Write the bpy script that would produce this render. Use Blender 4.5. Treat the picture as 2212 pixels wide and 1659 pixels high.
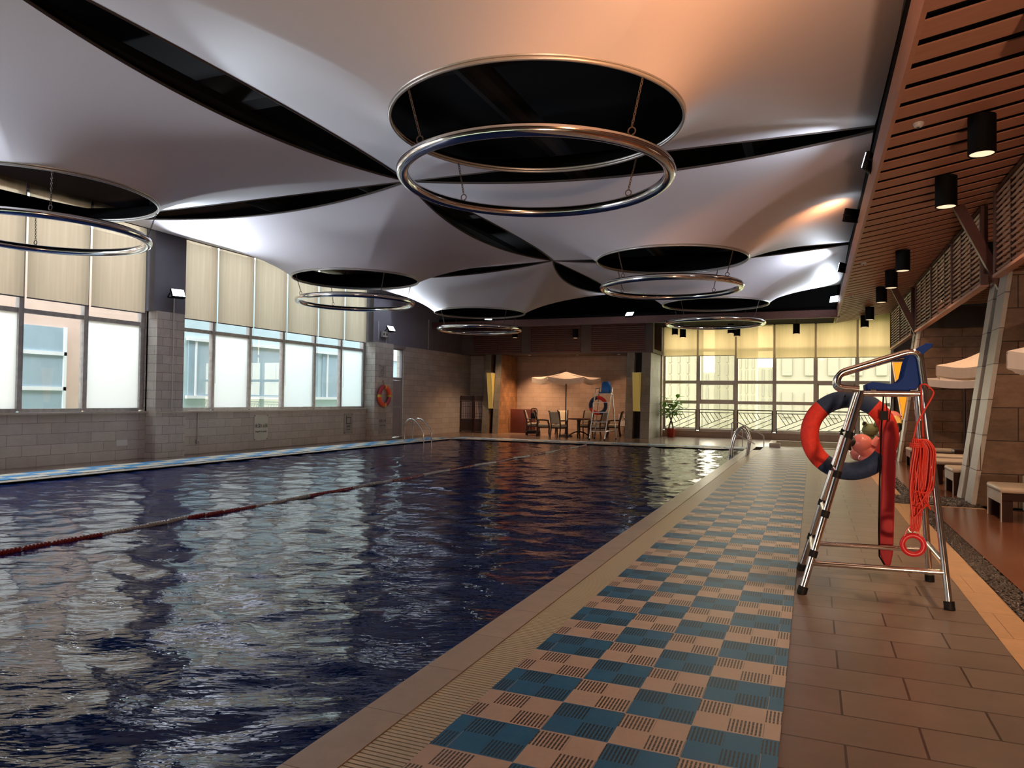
import bpy, bmesh, math, random
import numpy as np
from mathutils import Vector, Matrix, Quaternion
random.seed(7); rng = np.random.default_rng(7)
for o in list(bpy.data.objects): bpy.data.objects.remove(o)
S = bpy.context.scene; COL = S.collection
PI = math.pi

# ------------------------------------------------------------------ camera
cam = bpy.data.cameras.new('camera'); co = bpy.data.objects.new('camera', cam); COL.objects.link(co)
cam.sensor_width = 36; cam.lens = 1565.0 / 2212 * 36; cam.clip_start = .05; cam.clip_end = 800
r_, u_, f_ = (Vector(v) for v in ((.92330176, .38384549, .01328512), (-.00426849, -.0243326, .99969481), (-.38405161, .92307668, .02082789)))
M = Matrix((r_, u_, -f_)).transposed().to_4x4(); M.translation = (0, 0, 1.5)
co.matrix_world = M; S.camera = co

# ------------------------------------------------------------------ sky and exposure
w = bpy.data.worlds.new('overcast_sky'); S.world = w; w.use_nodes = True
wn = w.node_tree.nodes; wl = w.node_tree.links
bg = wn['Background']; bg.inputs[1].default_value = 6.8
gr = wn.new('ShaderNodeTexGradient'); tc = wn.new('ShaderNodeTexCoord'); sx = wn.new('ShaderNodeSeparateXYZ')
cr = wn.new('ShaderNodeValToRGB'); wl.new(tc.outputs['Generated'], sx.inputs[0]); wl.new(sx.outputs['Z'], cr.inputs[0]); wl.new(cr.outputs[0], bg.inputs[0])
cr.color_ramp.elements[0].position = .0; cr.color_ramp.elements[0].color = (.93, .95, .95, 1)
cr.color_ramp.elements[1].position = .7; cr.color_ramp.elements[1].color = (.88, .94, 1, 1)
wn.remove(gr)
V = S.view_settings; V.view_transform = 'Standard'; V.look = 'None'; V.gamma = 1; V.exposure = 0.35; V.use_curve_mapping = False
S.cycles.max_bounces = 10; S.cycles.transparent_max_bounces = 16; S.cycles.caustics_reflective = False; S.cycles.caustics_refractive = False
S.cycles.sample_clamp_indirect = 6

def light(kind, name, loc, target, power, color, parent=None, **kw):
    l = bpy.data.lights.new(name, kind); l.energy = power; l.color = color
    for k, v in kw.items(): setattr(l, k, v)
    o = bpy.data.objects.new(name, l); COL.objects.link(o)
    o.rotation_euler = (Vector(target) - Vector(loc)).to_track_quat('-Z', 'Y').to_euler()
    o.location = loc
    if parent is not None:
        o.location = Vector(loc) - parent.location; o.parent = parent
    return o

# ------------------------------------------------------------------ materials
class NT:
    def __init__(s, name):
        s.m = bpy.data.materials.new(name); s.m.use_nodes = True
        s.t = s.m.node_tree; s.n = s.t.nodes; s.p = s.n['Principled BSDF']; s.out = s.n['Material Output']
    def node(s, t, **kw):
        n = s.n.new(t)
        for k, v in kw.items(): setattr(n, k, v)
        return n
    def link(s, a, b): s.t.links.new(a, b)
    def put(s, sock, v):
        if hasattr(v, 'is_output') or isinstance(v, bpy.types.NodeSocket): s.link(v, sock)
        else: sock.default_value = v
    def m2(s, op, a, b=0.0, c=0.0):
        n = s.node('ShaderNodeMath', operation=op); s.put(n.inputs[0], a); s.put(n.inputs[1], b); s.put(n.inputs[2], c); return n.outputs[0]
    def mix(s, f, a, b):
        n = s.node('ShaderNodeMix', data_type='RGBA'); s.put(n.inputs[0], f); s.put(n.inputs[6], a); s.put(n.inputs[7], b); return n.outputs[2]
    def uv(s): return s.node('ShaderNodeUVMap').outputs[0]
    def obj(s): return s.node('ShaderNodeTexCoord').outputs['Object']
    def mapping(s, v, scale=(1, 1, 1), loc=(0, 0, 0)):
        n = s.node('ShaderNodeMapping'); s.link(v, n.inputs[0]); n.inputs['Scale'].default_value = scale; n.inputs['Location'].default_value = loc; return n.outputs[0]
    def noise(s, v, scale, detail=3, rough=.55):
        n = s.node('ShaderNodeTexNoise'); s.link(v, n.inputs['Vector']); n.inputs['Scale'].default_value = scale
        n.inputs['Detail'].default_value = detail; n.inputs['Roughness'].default_value = rough; return n.outputs[0]
    def ramp(s, v, stops):
        n = s.node('ShaderNodeValToRGB'); s.link(v, n.inputs[0]); e = n.color_ramp.elements
        e[0].position, e[0].color = stops[0][0], c4(stops[0][1]); e[1].position, e[1].color = stops[-1][0], c4(stops[-1][1])
        for p, c in stops[1:-1]: q = e.new(p); q.color = c4(c)
        return n.outputs[0]
    def bump(s, h, strength=.3, dist=.01):
        n = s.node('ShaderNodeBump'); s.link(h, n.inputs['Height']); n.inputs['Strength'].default_value = strength; n.inputs['Distance'].default_value = dist
        s.link(n.outputs[0], s.p.inputs['Normal']); return n.outputs[0]
def c4(c): return (c[0], c[1], c[2], 1) if len(c) == 3 else c

def simple(name, col, rough=.5, metal=0, spec=.5, noise=.0, nscale=8, bump=0, coat=0, emit=None, es=0):
    t = NT(name); p = t.p
    p.inputs['Roughness'].default_value = rough; p.inputs['Metallic'].default_value = metal
    p.inputs['Specular IOR Level'].default_value = spec; p.inputs['Coat Weight'].default_value = coat
    if noise or bump:
        n = t.noise(t.obj(), nscale, 4)
        if noise:
            t.link(t.ramp(n, [(.3, tuple(c * (1 - noise) for c in col)), (.7, tuple(min(1, c * (1 + noise)) for c in col))]), p.inputs['Base Color'])
        else: p.inputs['Base Color'].default_value = c4(col)
        if bump: t.bump(n, bump, .004)
    else: p.inputs['Base Color'].default_value = c4(col)
    if emit: p.inputs['Emission Color'].default_value = c4(emit); p.inputs['Emission Strength'].default_value = es
    return t.m

def blocks(name, c1, c2, mortar, bw, bh, ms=.004, rough=.6, vein=.25, vscale=3.0, off=(0, 0), bumpk=.3, freq=2, offs=.5, spec=.4, bias=0.0, veincol=None, roughvar=0):
    t = NT(name); v = t.mapping(t.uv(), loc=(off[0], off[1], 0))
    b = t.node('ShaderNodeTexBrick'); t.link(v, b.inputs['Vector']); b.offset = offs; b.offset_frequency = freq
    b.inputs['Color1'].default_value = c4(c1); b.inputs['Color2'].default_value = c4(c2); b.inputs['Mortar'].default_value = c4(mortar)
    b.inputs['Scale'].default_value = 1; b.inputs['Mortar Size'].default_value = ms; b.inputs['Mortar Smooth'].default_value = .1
    b.inputs['Bias'].default_value = bias; b.inputs['Brick Width'].default_value = bw; b.inputs['Row Height'].default_value = bh
    n = t.noise(t.obj(), vscale, 6, .65)
    n2 = t.noise(t.mapping(t.obj(), (1, 1, 3)), vscale * 3.1, 5, .7)
    k = t.m2('MULTIPLY', t.m2('ADD', t.m2('SUBTRACT', n, .5), t.m2('MULTIPLY', t.m2('SUBTRACT', n2, .5), .6)), vein * 2)
    k = t.m2('ADD', k, 1.0)
    mx = t.node('ShaderNodeMix', data_type='RGBA', blend_type='MULTIPLY'); mx.inputs[0].default_value = 1
    t.link(b.outputs['Color'], mx.inputs[6]); cmb = t.node('ShaderNodeCombineColor'); [t.link(k, cmb.inputs[i]) for i in range(3)]
    t.link(cmb.outputs[0], mx.inputs[7]); t.link(mx.outputs[2], t.p.inputs['Base Color'])
    if roughvar: t.link(t.m2('ADD', t.m2('MULTIPLY', t.m2('SUBTRACT', n, .5), roughvar), rough), t.p.inputs['Roughness'])
    else: t.p.inputs['Roughness'].default_value = rough
    t.p.inputs['Specular IOR Level'].default_value = spec
    h = t.m2('SUBTRACT', t.m2('MULTIPLY', n2, .25), b.outputs['Fac']); t.bump(h, bumpk, .006)
    return t.m

def thin(name, tint, refl=.06, rough=0.0):
    t = NT(name); t.n.remove(t.p)
    a = t.node('ShaderNodeBsdfTransparent'); a.inputs[0].default_value = c4(tint)
    g = t.node('ShaderNodeBsdfGlossy'); g.inputs['Roughness'].default_value = rough
    f = t.node('ShaderNodeFresnel'); bf = t.node('ShaderNodeNewGeometry').outputs['Backfacing']; t.link(t.m2('SUBTRACT', 1.45, t.m2('MULTIPLY', bf, .7603)), f.inputs[0])
    m = t.node('ShaderNodeMixShader'); t.link(f.outputs[0], m.inputs[0]); t.link(a.outputs[0], m.inputs[1]); t.link(g.outputs[0], m.inputs[2])
    t.link(m.outputs[0], t.out.inputs[0]); return t.m

def cloth_thin(name, col, trans=.5, clear=.0, weave=0.0, tint=None):
    """diffuse + translucent (+ partly see-through weave)"""
    t = NT(name); t.n.remove(t.p)
    d = t.node('ShaderNodeBsdfDiffuse'); tr = t.node('ShaderNodeBsdfTranslucent'); ts = t.node('ShaderNodeBsdfTransparent')
    n = t.noise(t.mapping(t.obj(), (14, 14, .5)), 1.0, 4)
    c = t.ramp(n, [(.3, tuple(x * (1 - weave) for x in col)), (.7, tuple(min(1, x * (1 + weave)) for x in col))])
    t.link(c, d.inputs[0]); t.link(c, tr.inputs[0]); ts.inputs[0].default_value = c4(tint or col)
    m = t.node('ShaderNodeMixShader'); m.inputs[0].default_value = trans; t.link(d.outputs[0], m.inputs[1]); t.link(tr.outputs[0], m.inputs[2])
    m2 = t.node('ShaderNodeMixShader'); m2.inputs[0].default_value = clear; t.link(m.outputs[0], m2.inputs[1]); t.link(ts.outputs[0], m2.inputs[2])
    t.link(m2.outputs[0], t.out.inputs[0]); return t.m

MT = {}
MT['membrane'] = simple('white_tension_fabric', (.64, .60, .645), .5, spec=.35, noise=.02, nscale=120)
MT['steel'] = simple('polished_steel', (.72, .70, .68), .13, 1, noise=.05, nscale=20)
MT['alu'] = simple('window_aluminium', (.40, .385, .38), .42, .4, noise=.18, nscale=9)
MT['alu_back'] = simple('pale_aluminium', (.55, .52, .46), .45, .2, noise=.08, nscale=9)
MT['rim'] = simple('silver_rim', (.45, .43, .42), .35, .6)
MT['dark_edge'] = simple('dark_edge_cord', (.05, .035, .03), .6)
MT['void'] = simple('black_soffit', (.006, .006, .007), .9, spec=.1)
MT['duct'] = simple('dark_painted_duct', (.010, .010, .012), .6)
MT['darkgrey'] = simple('dark_grey_paint', (.13, .125, .145), .8, spec=.2, noise=.08, nscale=2)
MT['greybrown'] = simple('grey_brown_paint', (.16, .125, .105), .8, noise=.05, nscale=3)
MT['browngrey'] = simple('brown_grey_paint', (.10, .075, .07), .7, noise=.08, nscale=3)
MT['redbrown'] = simple('red_brown_stain', (.10, .032, .025), .45, noise=.15, nscale=14)
MT['louvre_red'] = simple('louvre_red_stain', (.20, .06, .045), .4)
MT['lattice'] = simple('lattice_stain', (.085, .038, .032), .5, noise=.15, nscale=14)
MT['slatwood'] = None
MT['stone_grey'] = blocks('pale_grey_wall_stone', (.52, .475, .43), (.43, .385, .345), (.18, .155, .14), .6, .22, .004, .55, .22, 2.2)
MT['stone_pil'] = blocks('pilaster_stone', (.50, .46, .42), (.40, .365, .335), (.12, .10, .095), .4, .21, .004, .5, .25, 2.6, off=(.13, .08))
MT['stone_alcove'] = blocks('alcove_stone', (.40, .31, .255), (.33, .255, .21), (.20, .15, .12), .62, .2, .004, .6, .22, 2.0)
MT['stone_brown'] = blocks('brown_sandstone', (.175, .108, .068), (.12, .077, .05), (.03, .02, .014), .95, .49, .008, .6, .8, 1.6, bumpk=.4, bias=-.2)
MT['stone_brown2'] = blocks('brown_sandstone_far', (.20, .12, .072), (.075, .06, .05), (.03, .02, .014), .85, .27, .006, .6, .75, 1.6, bumpk=.4, bias=-.45)
MT['stone_side'] = blocks('orange_brown_stone', (.36, .19, .09), (.23, .12, .06), (.12, .06, .03), .3, .2, .003, .6, .5, 2.4)
MT['stone_end'] = blocks('grey_green_stone', (.23, .21, .165), (.17, .155, .125), (.07, .06, .05), .33, .35, .003, .55, .4, 2.4)
MT['stone_light'] = blocks('light_end_stone', (.42, .39, .34), (.36, .34, .29), (.10, .09, .08), 3.0, .53, .008, .45, .2, 5)
MT['plank'] = blocks('brown_slate_tiles', (.21, .168, .138), (.17, .133, .108), (.05, .032, .025), .65, .33, .006, .30, .3, 2.0, off=(-.135 + .0, .0 - .24), bumpk=.45, spec=.5)
MT['plank_far'] = blocks('brown_deck_tiles', (.22, .15, .115), (.17, .12, .09), (.08, .055, .04), .65, .33, .004, .22, .3, 2.2)
MT['beige'] = blocks('honey_border_stone', (.62, .40, .22), (.56, .36, .20), (.25, .15, .08), .3, .62, .003, .3, .25, 5)
MT['gloss_floor'] = blocks('polished_red_brown_floor', (.19, .075, .04), (.17, .07, .038), (.10, .04, .025), 3, 3, .002, .2, .35, 1.2, bumpk=.05)
MT['coping'] = blocks('beige_coping_stone', (.50, .455, .385), (.44, .40, .34), (.2, .16, .12), 3.0, .6, .003, .3, .2, 6)
MT['pebble'] = simple('dark_pebble', (.035, .024, .018), .28, noise=.6, nscale=60, coat=.3)
MT['grate'] = simple('cream_plastic_grate', (.66, .62, .46), .35)
MT['pooltile'] = blocks('navy_pool_mosaic', (.02, .04, .13), (.015, .028, .10), (.05, .07, .12), .05, .05, .002, .2, .1, 4, offs=0)
MT['rubber'] = simple('black_rubber', (.008, .008, .009), .6, spec=.2)
MT['black_lamp'] = simple('black_lamp_metal', (.004, .004, .0045), .6, spec=.12)
MT['navy'] = simple('navy_canvas', (.012, .035, .09), .75, noise=.25, nscale=30, bump=.3)
MT['redcanvas'] = simple('red_canvas', (.72, .035, .018), .7, noise=.15, nscale=30, bump=.3)
MT['redfoam'] = simple('dark_red_foam', (.40, .012, .022), .65)
MT['blueplastic'] = simple('blue_plastic', (.004, .040, .24), .5, spec=.12)
MT['bluebright'] = simple('bright_blue_plastic', (.02, .14, .42), .4)
MT['rope'] = simple('orange_red_rope', (.62, .034, .016), .5, noise=.2, nscale=150)
MT['ringred'] = simple('red_plastic_ring', (.62, .02, .03), .35)
MT['strap'] = simple('black_webbing', (.006, .006, .006), .8, spec=.1)
MT['orangebuoy'] = simple('orange_buoy', (.95, .10, .03), .4)
MT['maroonbuoy'] = simple('maroon_buoy', (.33, .015, .03), .45)
MT['yellowtape'] = simple('yellow_tape', (.72, .52, .05), .5)
MT['cream_canvas'] = cloth_thin('cream_umbrella_canvas', (.74, .64, .54), .3, 0, .03)
MT['white_canvas'] = cloth_thin('white_umbrella_canvas', (.75, .70, .66), .3, 0, .03)
MT['cushion'] = simple('beige_leather_cushion', (.52, .44, .34), .4, noise=.05, nscale=5)
MT['cushion2'] = simple('cream_chair_fabric', (.50, .46, .35), .7, noise=.06, nscale=30)
MT['darkwood'] = simple('dark_wood', (.035, .012, .009), .35, noise=.3, nscale=10)
MT['loungerwood'] = simple('lounger_dark_wood', (.030, .011, .008), .6, spec=.2)
MT['boardwood'] = simple('red_brown_board', (.11, .028, .020), .35, noise=.15, nscale=6)
MT['rattan'] = simple('whitewashed_frame', (.50, .45, .37), .5)
MT['doorgrey'] = simple('grey_door_paint', (.27, .25, .26), .5, noise=.03, nscale=3)
MT['whitepaint'] = simple('white_paint', (.62, .62, .6), .4)
MT['whiteplastic'] = simple('white_plastic', (.55, .55, .56), .4)
MT['paper'] = simple('rice_paper', (.34, .32, .33), .8)
MT['leaf'] = simple('green_leaf', (.24, .48, .08), .4, noise=.35, nscale=9)
MT['trunk'] = simple('dark_trunk', (.05, .03, .025), .7)
MT['pot'] = simple('red_pot', (.36, .035, .02), .35)
MT['pink'] = simple('pink_vinyl', (.85, .25, .22), .25, coat=.3)
MT['green'] = simple('green_vinyl', (.22, .26, .10), .35)
MT['black'] = simple('gloss_black', (.01, .01, .01), .3)
MT['yellow'] = simple('yellow_vinyl', (.8, .55, .12), .3)
MT['sign'] = simple('sign_ink', (.02, .02, .02), .6)
MT['plaque'] = simple('stone_plaque', (.31, .29, .265), .3, noise=.08, nscale=6)
MT['laneR'] = simple('dark_red_float', (.16, .012, .012), .35)
MT['laneW'] = simple('clear_white_float', (.30, .30, .30), .3)
MT['orange_shade'] = simple('lit_orange_shade', (.8, .32, .02), .5, emit=(1, .36, .015), es=.6)
MT['yellow_shade'] = simple('dim_yellow_shade', (.55, .42, .10), .5, emit=(.9, .65, .15), es=.10)
MT['lamp_face'] = simple('lit_lamp_face', (1, .9, .8), .4, emit=(1, .66, .42), es=1.0)
MT['flood_face'] = simple('lit_flood_glass', (1, 1, 1), .4, emit=(.85, .97, 1), es=7)
MT['glass'] = thin('clear_glass', (.97, .995, 1.0))
MT['glass_back'] = thin('warm_tinted_glass', (1.0, .945, .82))
MT['frost'] = cloth_thin('frosted_film', (.82, .85, .84), .88, .08, 0)
MT['blind'] = cloth_thin('cream_roller_fabric', (.47, .385, .28), .62, .09, .07)
MT['blind_back'] = cloth_thin('yellow_cream_roller_fabric', (.66, .50, .29), .62, .09, .05)

def wood():
    t = NT('warm_slat_wood'); v = t.mapping(t.obj(), (.7, 9, 9))
    n = t.noise(v, 2.2, 5); n2 = t.noise(t.mapping(t.obj(), (.25, 2.3, 1)), 1.0, 1)
    c = t.ramp(n, [(.25, (.36, .165, .105)), (.75, (.50, .25, .165))])
    c2 = t.mix(n2, c, (.40, .18, .12, 1)); t.link(c2, t.p.inputs['Base Color']); t.p.inputs['Roughness'].default_value = .45
    t.bump(n, .1, .003); return t.m
MT['slatwood'] = wood()

def water():
    t = NT('pool_water'); t.n.remove(t.p); o = t.obj()
    mp = t.node('ShaderNodeMapping'); t.link(o, mp.inputs[0]); mp.inputs['Rotation'].default_value = (0, 0, -.394); o = mp.outputs[0]
    n1 = t.noise(t.mapping(o, (.55, 1.5, 1)), 4.2, 3, .5); n2 = t.noise(t.mapping(o, (.7, 1.7, 1)), 12.0, 2, .5)
    h = t.m2('ADD', n1, t.m2('MULTIPLY', n2, .30))
    b = t.node('ShaderNodeBump'); t.link(h, b.inputs['Height']); b.inputs['Strength'].default_value = .45; b.inputs['Distance'].default_value = .03
    g = t.node('ShaderNodeBsdfGlossy'); g.inputs['Roughness'].default_value = .015; t.link(b.outputs[0], g.inputs['Normal'])
    d = t.node('ShaderNodeBsdfDiffuse'); d.inputs[0].default_value = (.006, .030, .165, 1)
    tr = t.node('ShaderNodeBsdfTransparent'); tr.inputs[0].default_value = (.16, .30, .62, 1)
    m0 = t.node('ShaderNodeMixShader'); m0.inputs[0].default_value = .35; t.link(d.outputs[0], m0.inputs[1]); t.link(tr.outputs[0], m0.inputs[2])
    f = t.node('ShaderNodeFresnel'); f.inputs[0].default_value = 1.56; t.link(b.outputs[0], f.inputs['Normal'])
    m = t.node('ShaderNodeMixShader'); t.link(f.outputs[0], m.inputs[0]); t.link(m0.outputs[0], m.inputs[1]); t.link(g.outputs[0], m.inputs[2])
    t.link(m.outputs[0], t.out.inputs[0]); return t.m
MT['water'] = water()

def wetfloor(name, tint):
    t = NT(name); p = t.p; p.inputs['Base Color'].default_value = c4(tint); p.inputs['Roughness'].default_value = .04
    n = t.noise(t.mapping(t.obj(), (1, 2, 1)), 6.0, 2); t.bump(n, .15, .02); return t.m
MT['kidwater'] = wetfloor('shallow_pool_water', (.22, .21, .14))

def matmat(name, swap=False):
    """interlocking anti-slip squares: u across, v along; 2x2 smooth / slotted quarters"""
    t = NT(name); s = t.node('ShaderNodeSeparateXYZ'); t.link(t.uv(), s.inputs[0]); u, v = s.outputs[0], s.outputs[1]
    if swap: u, v = v, u
    cu = t.m2('FLOOR', t.m2('DIVIDE', t.m2('MAXIMUM', t.m2('MINIMUM', u, 1.549), .311), .31)) if not swap else t.m2('FLOOR', t.m2('DIVIDE', u, .31)); cv = t.m2('FLOOR', t.m2('DIVIDE', v, .325))
    chk = t.m2('FLOORED_MODULO', t.m2('ADD', cu, cv), 2.0)
    qu = t.m2('FLOOR', t.m2('DIVIDE', u, .155)); qv = t.m2('FLOOR', t.m2('DIVIDE', v, .1625))
    q = t.m2('FLOORED_MODULO', t.m2('ADD', qu, qv), 2.0)
    fu = t.m2('FRACT', t.m2('DIVIDE', u, .0172)); fv = t.m2('FRACT', t.m2('DIVIDE', v, .1625))
    slot = t.m2('MULTIPLY', t.m2('LESS_THAN', fu, .5), t.m2('MULTIPLY', t.m2('GREATER_THAN', fv, .07), t.m2('LESS_THAN', fv, .93)))
    slot = t.m2('MULTIPLY', slot, q)
    rib = t.m2('LESS_THAN', t.m2('FRACT', t.m2('DIVIDE', v, .0406)), .95)
    slot = t.m2('MULTIPLY', slot, rib)
    eu = t.m2('FRACT', t.m2('DIVIDE', u, .31)); ev = t.m2('FRACT', t.m2('DIVIDE', v, .325))
    edge = t.m2('MAXIMUM', t.m2('LESS_THAN', eu, .012), t.m2('LESS_THAN', ev, .010))
    n = t.noise(t.obj(), 40, 3)
    blue = t.mix(n, (.006, .125, .30, 1), (.010, .17, .38, 1)); tan = t.mix(n, (.54, .44, .365, 1), (.62, .51, .43, 1))
    c = t.mix(chk, blue, tan); c = t.mix(t.m2('MULTIPLY', edge, .55), c, (.55, .42, .34, 1)); c = t.mix(t.m2('MULTIPLY', slot, .92), c, (.003, .003, .004, 1))
    t.link(c, t.p.inputs['Base Color']); t.p.inputs['Roughness'].default_value = .33
    dm = t.m2('MULTIPLY', t.m2('SINE', t.m2('MULTIPLY', t.m2('ADD', u, v), 560)), t.m2('SINE', t.m2('MULTIPLY', t.m2('SUBTRACT', u, v), 560)))
    h = t.m2('SUBTRACT', t.m2('MULTIPLY', dm, .25), t.m2('MULTIPLY', slot, 1.0)); t.bump(h, .5, .003)
    return t.m
MT['mat'] = matmat('blue_and_tan_mat'); MT['matx'] = matmat('blue_and_tan_mat_across', True)
def matpale(name, bl, tn, swap=False):
    t = NT(name); s = t.node('ShaderNodeSeparateXYZ'); t.link(t.uv(), s.inputs[0]); u, v = s.outputs[0], s.outputs[1]
    if swap: u, v = v, u
    chk = t.m2('FLOORED_MODULO', t.m2('ADD', t.m2('FLOOR', t.m2('DIVIDE', u, .30)), t.m2('FLOOR', t.m2('DIVIDE', v, .62))), 2.0)
    t.link(t.mix(chk, c4(bl), c4(tn)), t.p.inputs['Base Color']); t.p.inputs['Roughness'].default_value = .5; return t.m
MT['matpalex'] = matpale('sky_blue_and_cream_mat_across', (.03, .24, .50), (.62, .58, .48), True)
MT['matpale'] = matpale('sky_blue_and_cream_mat', (.03, .24, .50), (.62, .58, .48))

# ------------------------------------------------------------------ mesh helpers
class MB:
    def __init__(s): s.v = []; s.f = []
    def add(s, vs, fs):
        o = len(s.v); s.v.extend(tuple(p) for p in vs); s.f.extend(tuple(o + i for i in f) for f in fs); return s
    def box(s, x0, y0, z0, x1, y1, z1):
        return s.add([(x0, y0, z0), (x1, y0, z0), (x1, y1, z0), (x0, y1, z0), (x0, y0, z1), (x1, y0, z1), (x1, y1, z1), (x0, y1, z1)],
                     [(0, 3, 2, 1), (4, 5, 6, 7), (0, 1, 5, 4), (1, 2, 6, 5), (2, 3, 7, 6), (3, 0, 4, 7)])
    def bbox(s, x0, y0, z0, x1, y1, z1, b=.02, seg=2):
        bm = bmesh.new(); bmesh.ops.create_cube(bm, size=1)
        for v in bm.verts: v.co = Vector(((x0 + x1) / 2 + v.co.x * (x1 - x0), (y0 + y1) / 2 + v.co.y * (y1 - y0), (z0 + z1) / 2 + v.co.z * (z1 - z0)))
        bmesh.ops.bevel(bm, geom=bm.edges[:], offset=b, segments=seg, profile=.5, affect='EDGES')
        bm.verts.index_update(); s.add([v.co[:] for v in bm.verts], [[v.index for v in f.verts] for f in bm.faces]); bm.free(); return s
    def bar(s, p, q, w, h, up=(0, 0, 1)):
        p, q = Vector(p), Vector(q); d = (q - p).normalized(); up = Vector(up)
        if abs(d.dot(up)) > .98: up = Vector((0, 1, 0))
        a = d.cross(up).normalized(); b = a.cross(d).normalized(); a *= w / 2; b *= h / 2
        return s.add([p - a - b, p + a - b, p + a + b, p - a + b, q - a - b, q + a - b, q + a + b, q - a + b],
                     [(0, 3, 2, 1), (4, 5, 6, 7), (0, 1, 5, 4), (1, 2, 6, 5), (2, 3, 7, 6), (3, 0, 4, 7)])
    def tube(s, pts, r, n=10, closed=False, caps=True, flat=1.0):
        pts = [Vector(p) for p in pts]; N = len(pts); rs = r if isinstance(r, (list, tuple)) else [r] * N
        T = []
        for i in range(N):
            a = pts[(i - 1) % N] if (closed or i) else pts[0]; b = pts[(i + 1) % N] if (closed or i < N - 1) else pts[-1]
            T.append((b - a).normalized())
        up = Vector((0, 0, 1)) if abs(T[0].z) < .9 else Vector((1, 0, 0))
        nrm = (up - T[0] * up.dot(T[0])).normalized(); fr = [nrm]
        for i in range(1, N):
            q = T[i - 1].rotation_difference(T[i]); nrm = (q @ fr[-1]); nrm = (nrm - T[i] * nrm.dot(T[i])).normalized(); fr.append(nrm)
        vs = []
        for i in range(N):
            b = T[i].cross(fr[i])
            for k in range(n):
                a = 2 * PI * k / n; vs.append(pts[i] + (fr[i] * math.cos(a) + b * math.sin(a) * flat) * rs[i])
        fs = []
        for i in range(N if closed else N - 1):
            j = (i + 1) % N
            for k in range(n): fs.append((i * n + k, i * n + (k + 1) % n, j * n + (k + 1) % n, j * n + k))
        if caps and not closed: fs.append(tuple(range(n - 1, -1, -1))); fs.append(tuple((N - 1) * n + k for k in range(n)))
        return s.add(vs, fs)
    def lathe(s, prof, c=(0, 0, 0), n=24, R=None, caps=True):
        c = Vector(c); vs = []
        for r, z in prof:
            for k in range(n):
                a = 2 * PI * k / n; p = Vector((r * math.cos(a), r * math.sin(a), z)); vs.append(c + (R @ p if R else p))
        fs = [(i * n + k, i * n + (k + 1) % n, (i + 1) * n + (k + 1) % n, (i + 1) * n + k) for i in range(len(prof) - 1) for k in range(n)]
        if caps: fs.append(tuple(range(n - 1, -1, -1))); fs.append(tuple((len(prof) - 1) * n + k for k in range(n)))
        return s.add(vs, fs)
    def ell(s, c, rx, ry, rz, n=20, m=12):
        vs = [(c[0], c[1], c[2] - rz)]; fs = []
        for i in range(1, m):
            t = -PI / 2 + PI * i / m
            for k in range(n):
                a = 2 * PI * k / n; vs.append((c[0] + rx * math.cos(t) * math.cos(a), c[1] + ry * math.cos(t) * math.sin(a), c[2] + rz * math.sin(t)))
        vs.append((c[0], c[1], c[2] + rz))
        for k in range(n): fs.append((0, 1 + (k + 1) % n, 1 + k))
        for i in range(m - 2):
            for k in range(n): a = 1 + i * n; fs.append((a + k, a + (k + 1) % n, a + n + (k + 1) % n, a + n + k))
        L = 1 + (m - 2) * n
        for k in range(n): fs.append((L + k, L + (k + 1) % n, len(vs) - 1))
        return s.add(vs, fs)
    def torus(s, c, R, r, axis='z', n=48, m=12, a0=0, a1=2 * PI):
        full = abs(a1 - a0 - 2 * PI) < 1e-6; cnt = n if full else n + 1; P = []
        for i in range(cnt):
            a = a0 + (a1 - a0) * i / n; ca, sa = R * math.cos(a), R * math.sin(a)
            P.append(Vector(c) + Vector({'z': (ca, sa, 0), 'y': (ca, 0, sa), 'x': (0, ca, sa)}[axis]))
        return s.tube(P, r, m, closed=full)
    def prism(s, poly, fn, d0, d1):
        """poly in 2D, fn(a,b,d)->3D"""
        n = len(poly); vs = [fn(a, b, d0) for a, b in poly] + [fn(a, b, d1) for a, b in poly]
        return s.add(vs, [tuple(range(n - 1, -1, -1)), tuple(range(n, 2 * n))] + [(i, (i + 1) % n, n + (i + 1) % n, n + i) for i in range(n)])
    def mesh(s, name, m, smooth=True, angle=40):
        me = bpy.data.meshes.new(name); me.from_pydata([tuple(v) for v in s.v], [], s.f); me.update()
        bm = bmesh.new(); bm.from_mesh(me); bmesh.ops.recalc_face_normals(bm, faces=bm.faces[:]); bm.to_mesh(me); bm.free()
        boxuv(me); me.materials.append(MT[m] if isinstance(m, str) else m)
        if smooth: me.shade_smooth(); me.set_sharp_from_angle(angle=math.radians(angle))
        return me
    def build(s, name, m, parent=None, smooth=True, angle=40, loc=None):
        off = Vector((0, 0, 0)); q = parent
        while q is not None: off += q.location; q = q.parent
        if off.length > 0: s.v = [tuple(Vector(v) - off) for v in s.v]
        o = bpy.data.objects.new(name, s.mesh(name, m, smooth, angle)); COL.objects.link(o)
        if parent is not None: o.parent = parent
        if loc is not None: o.location = loc
        return o
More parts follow.
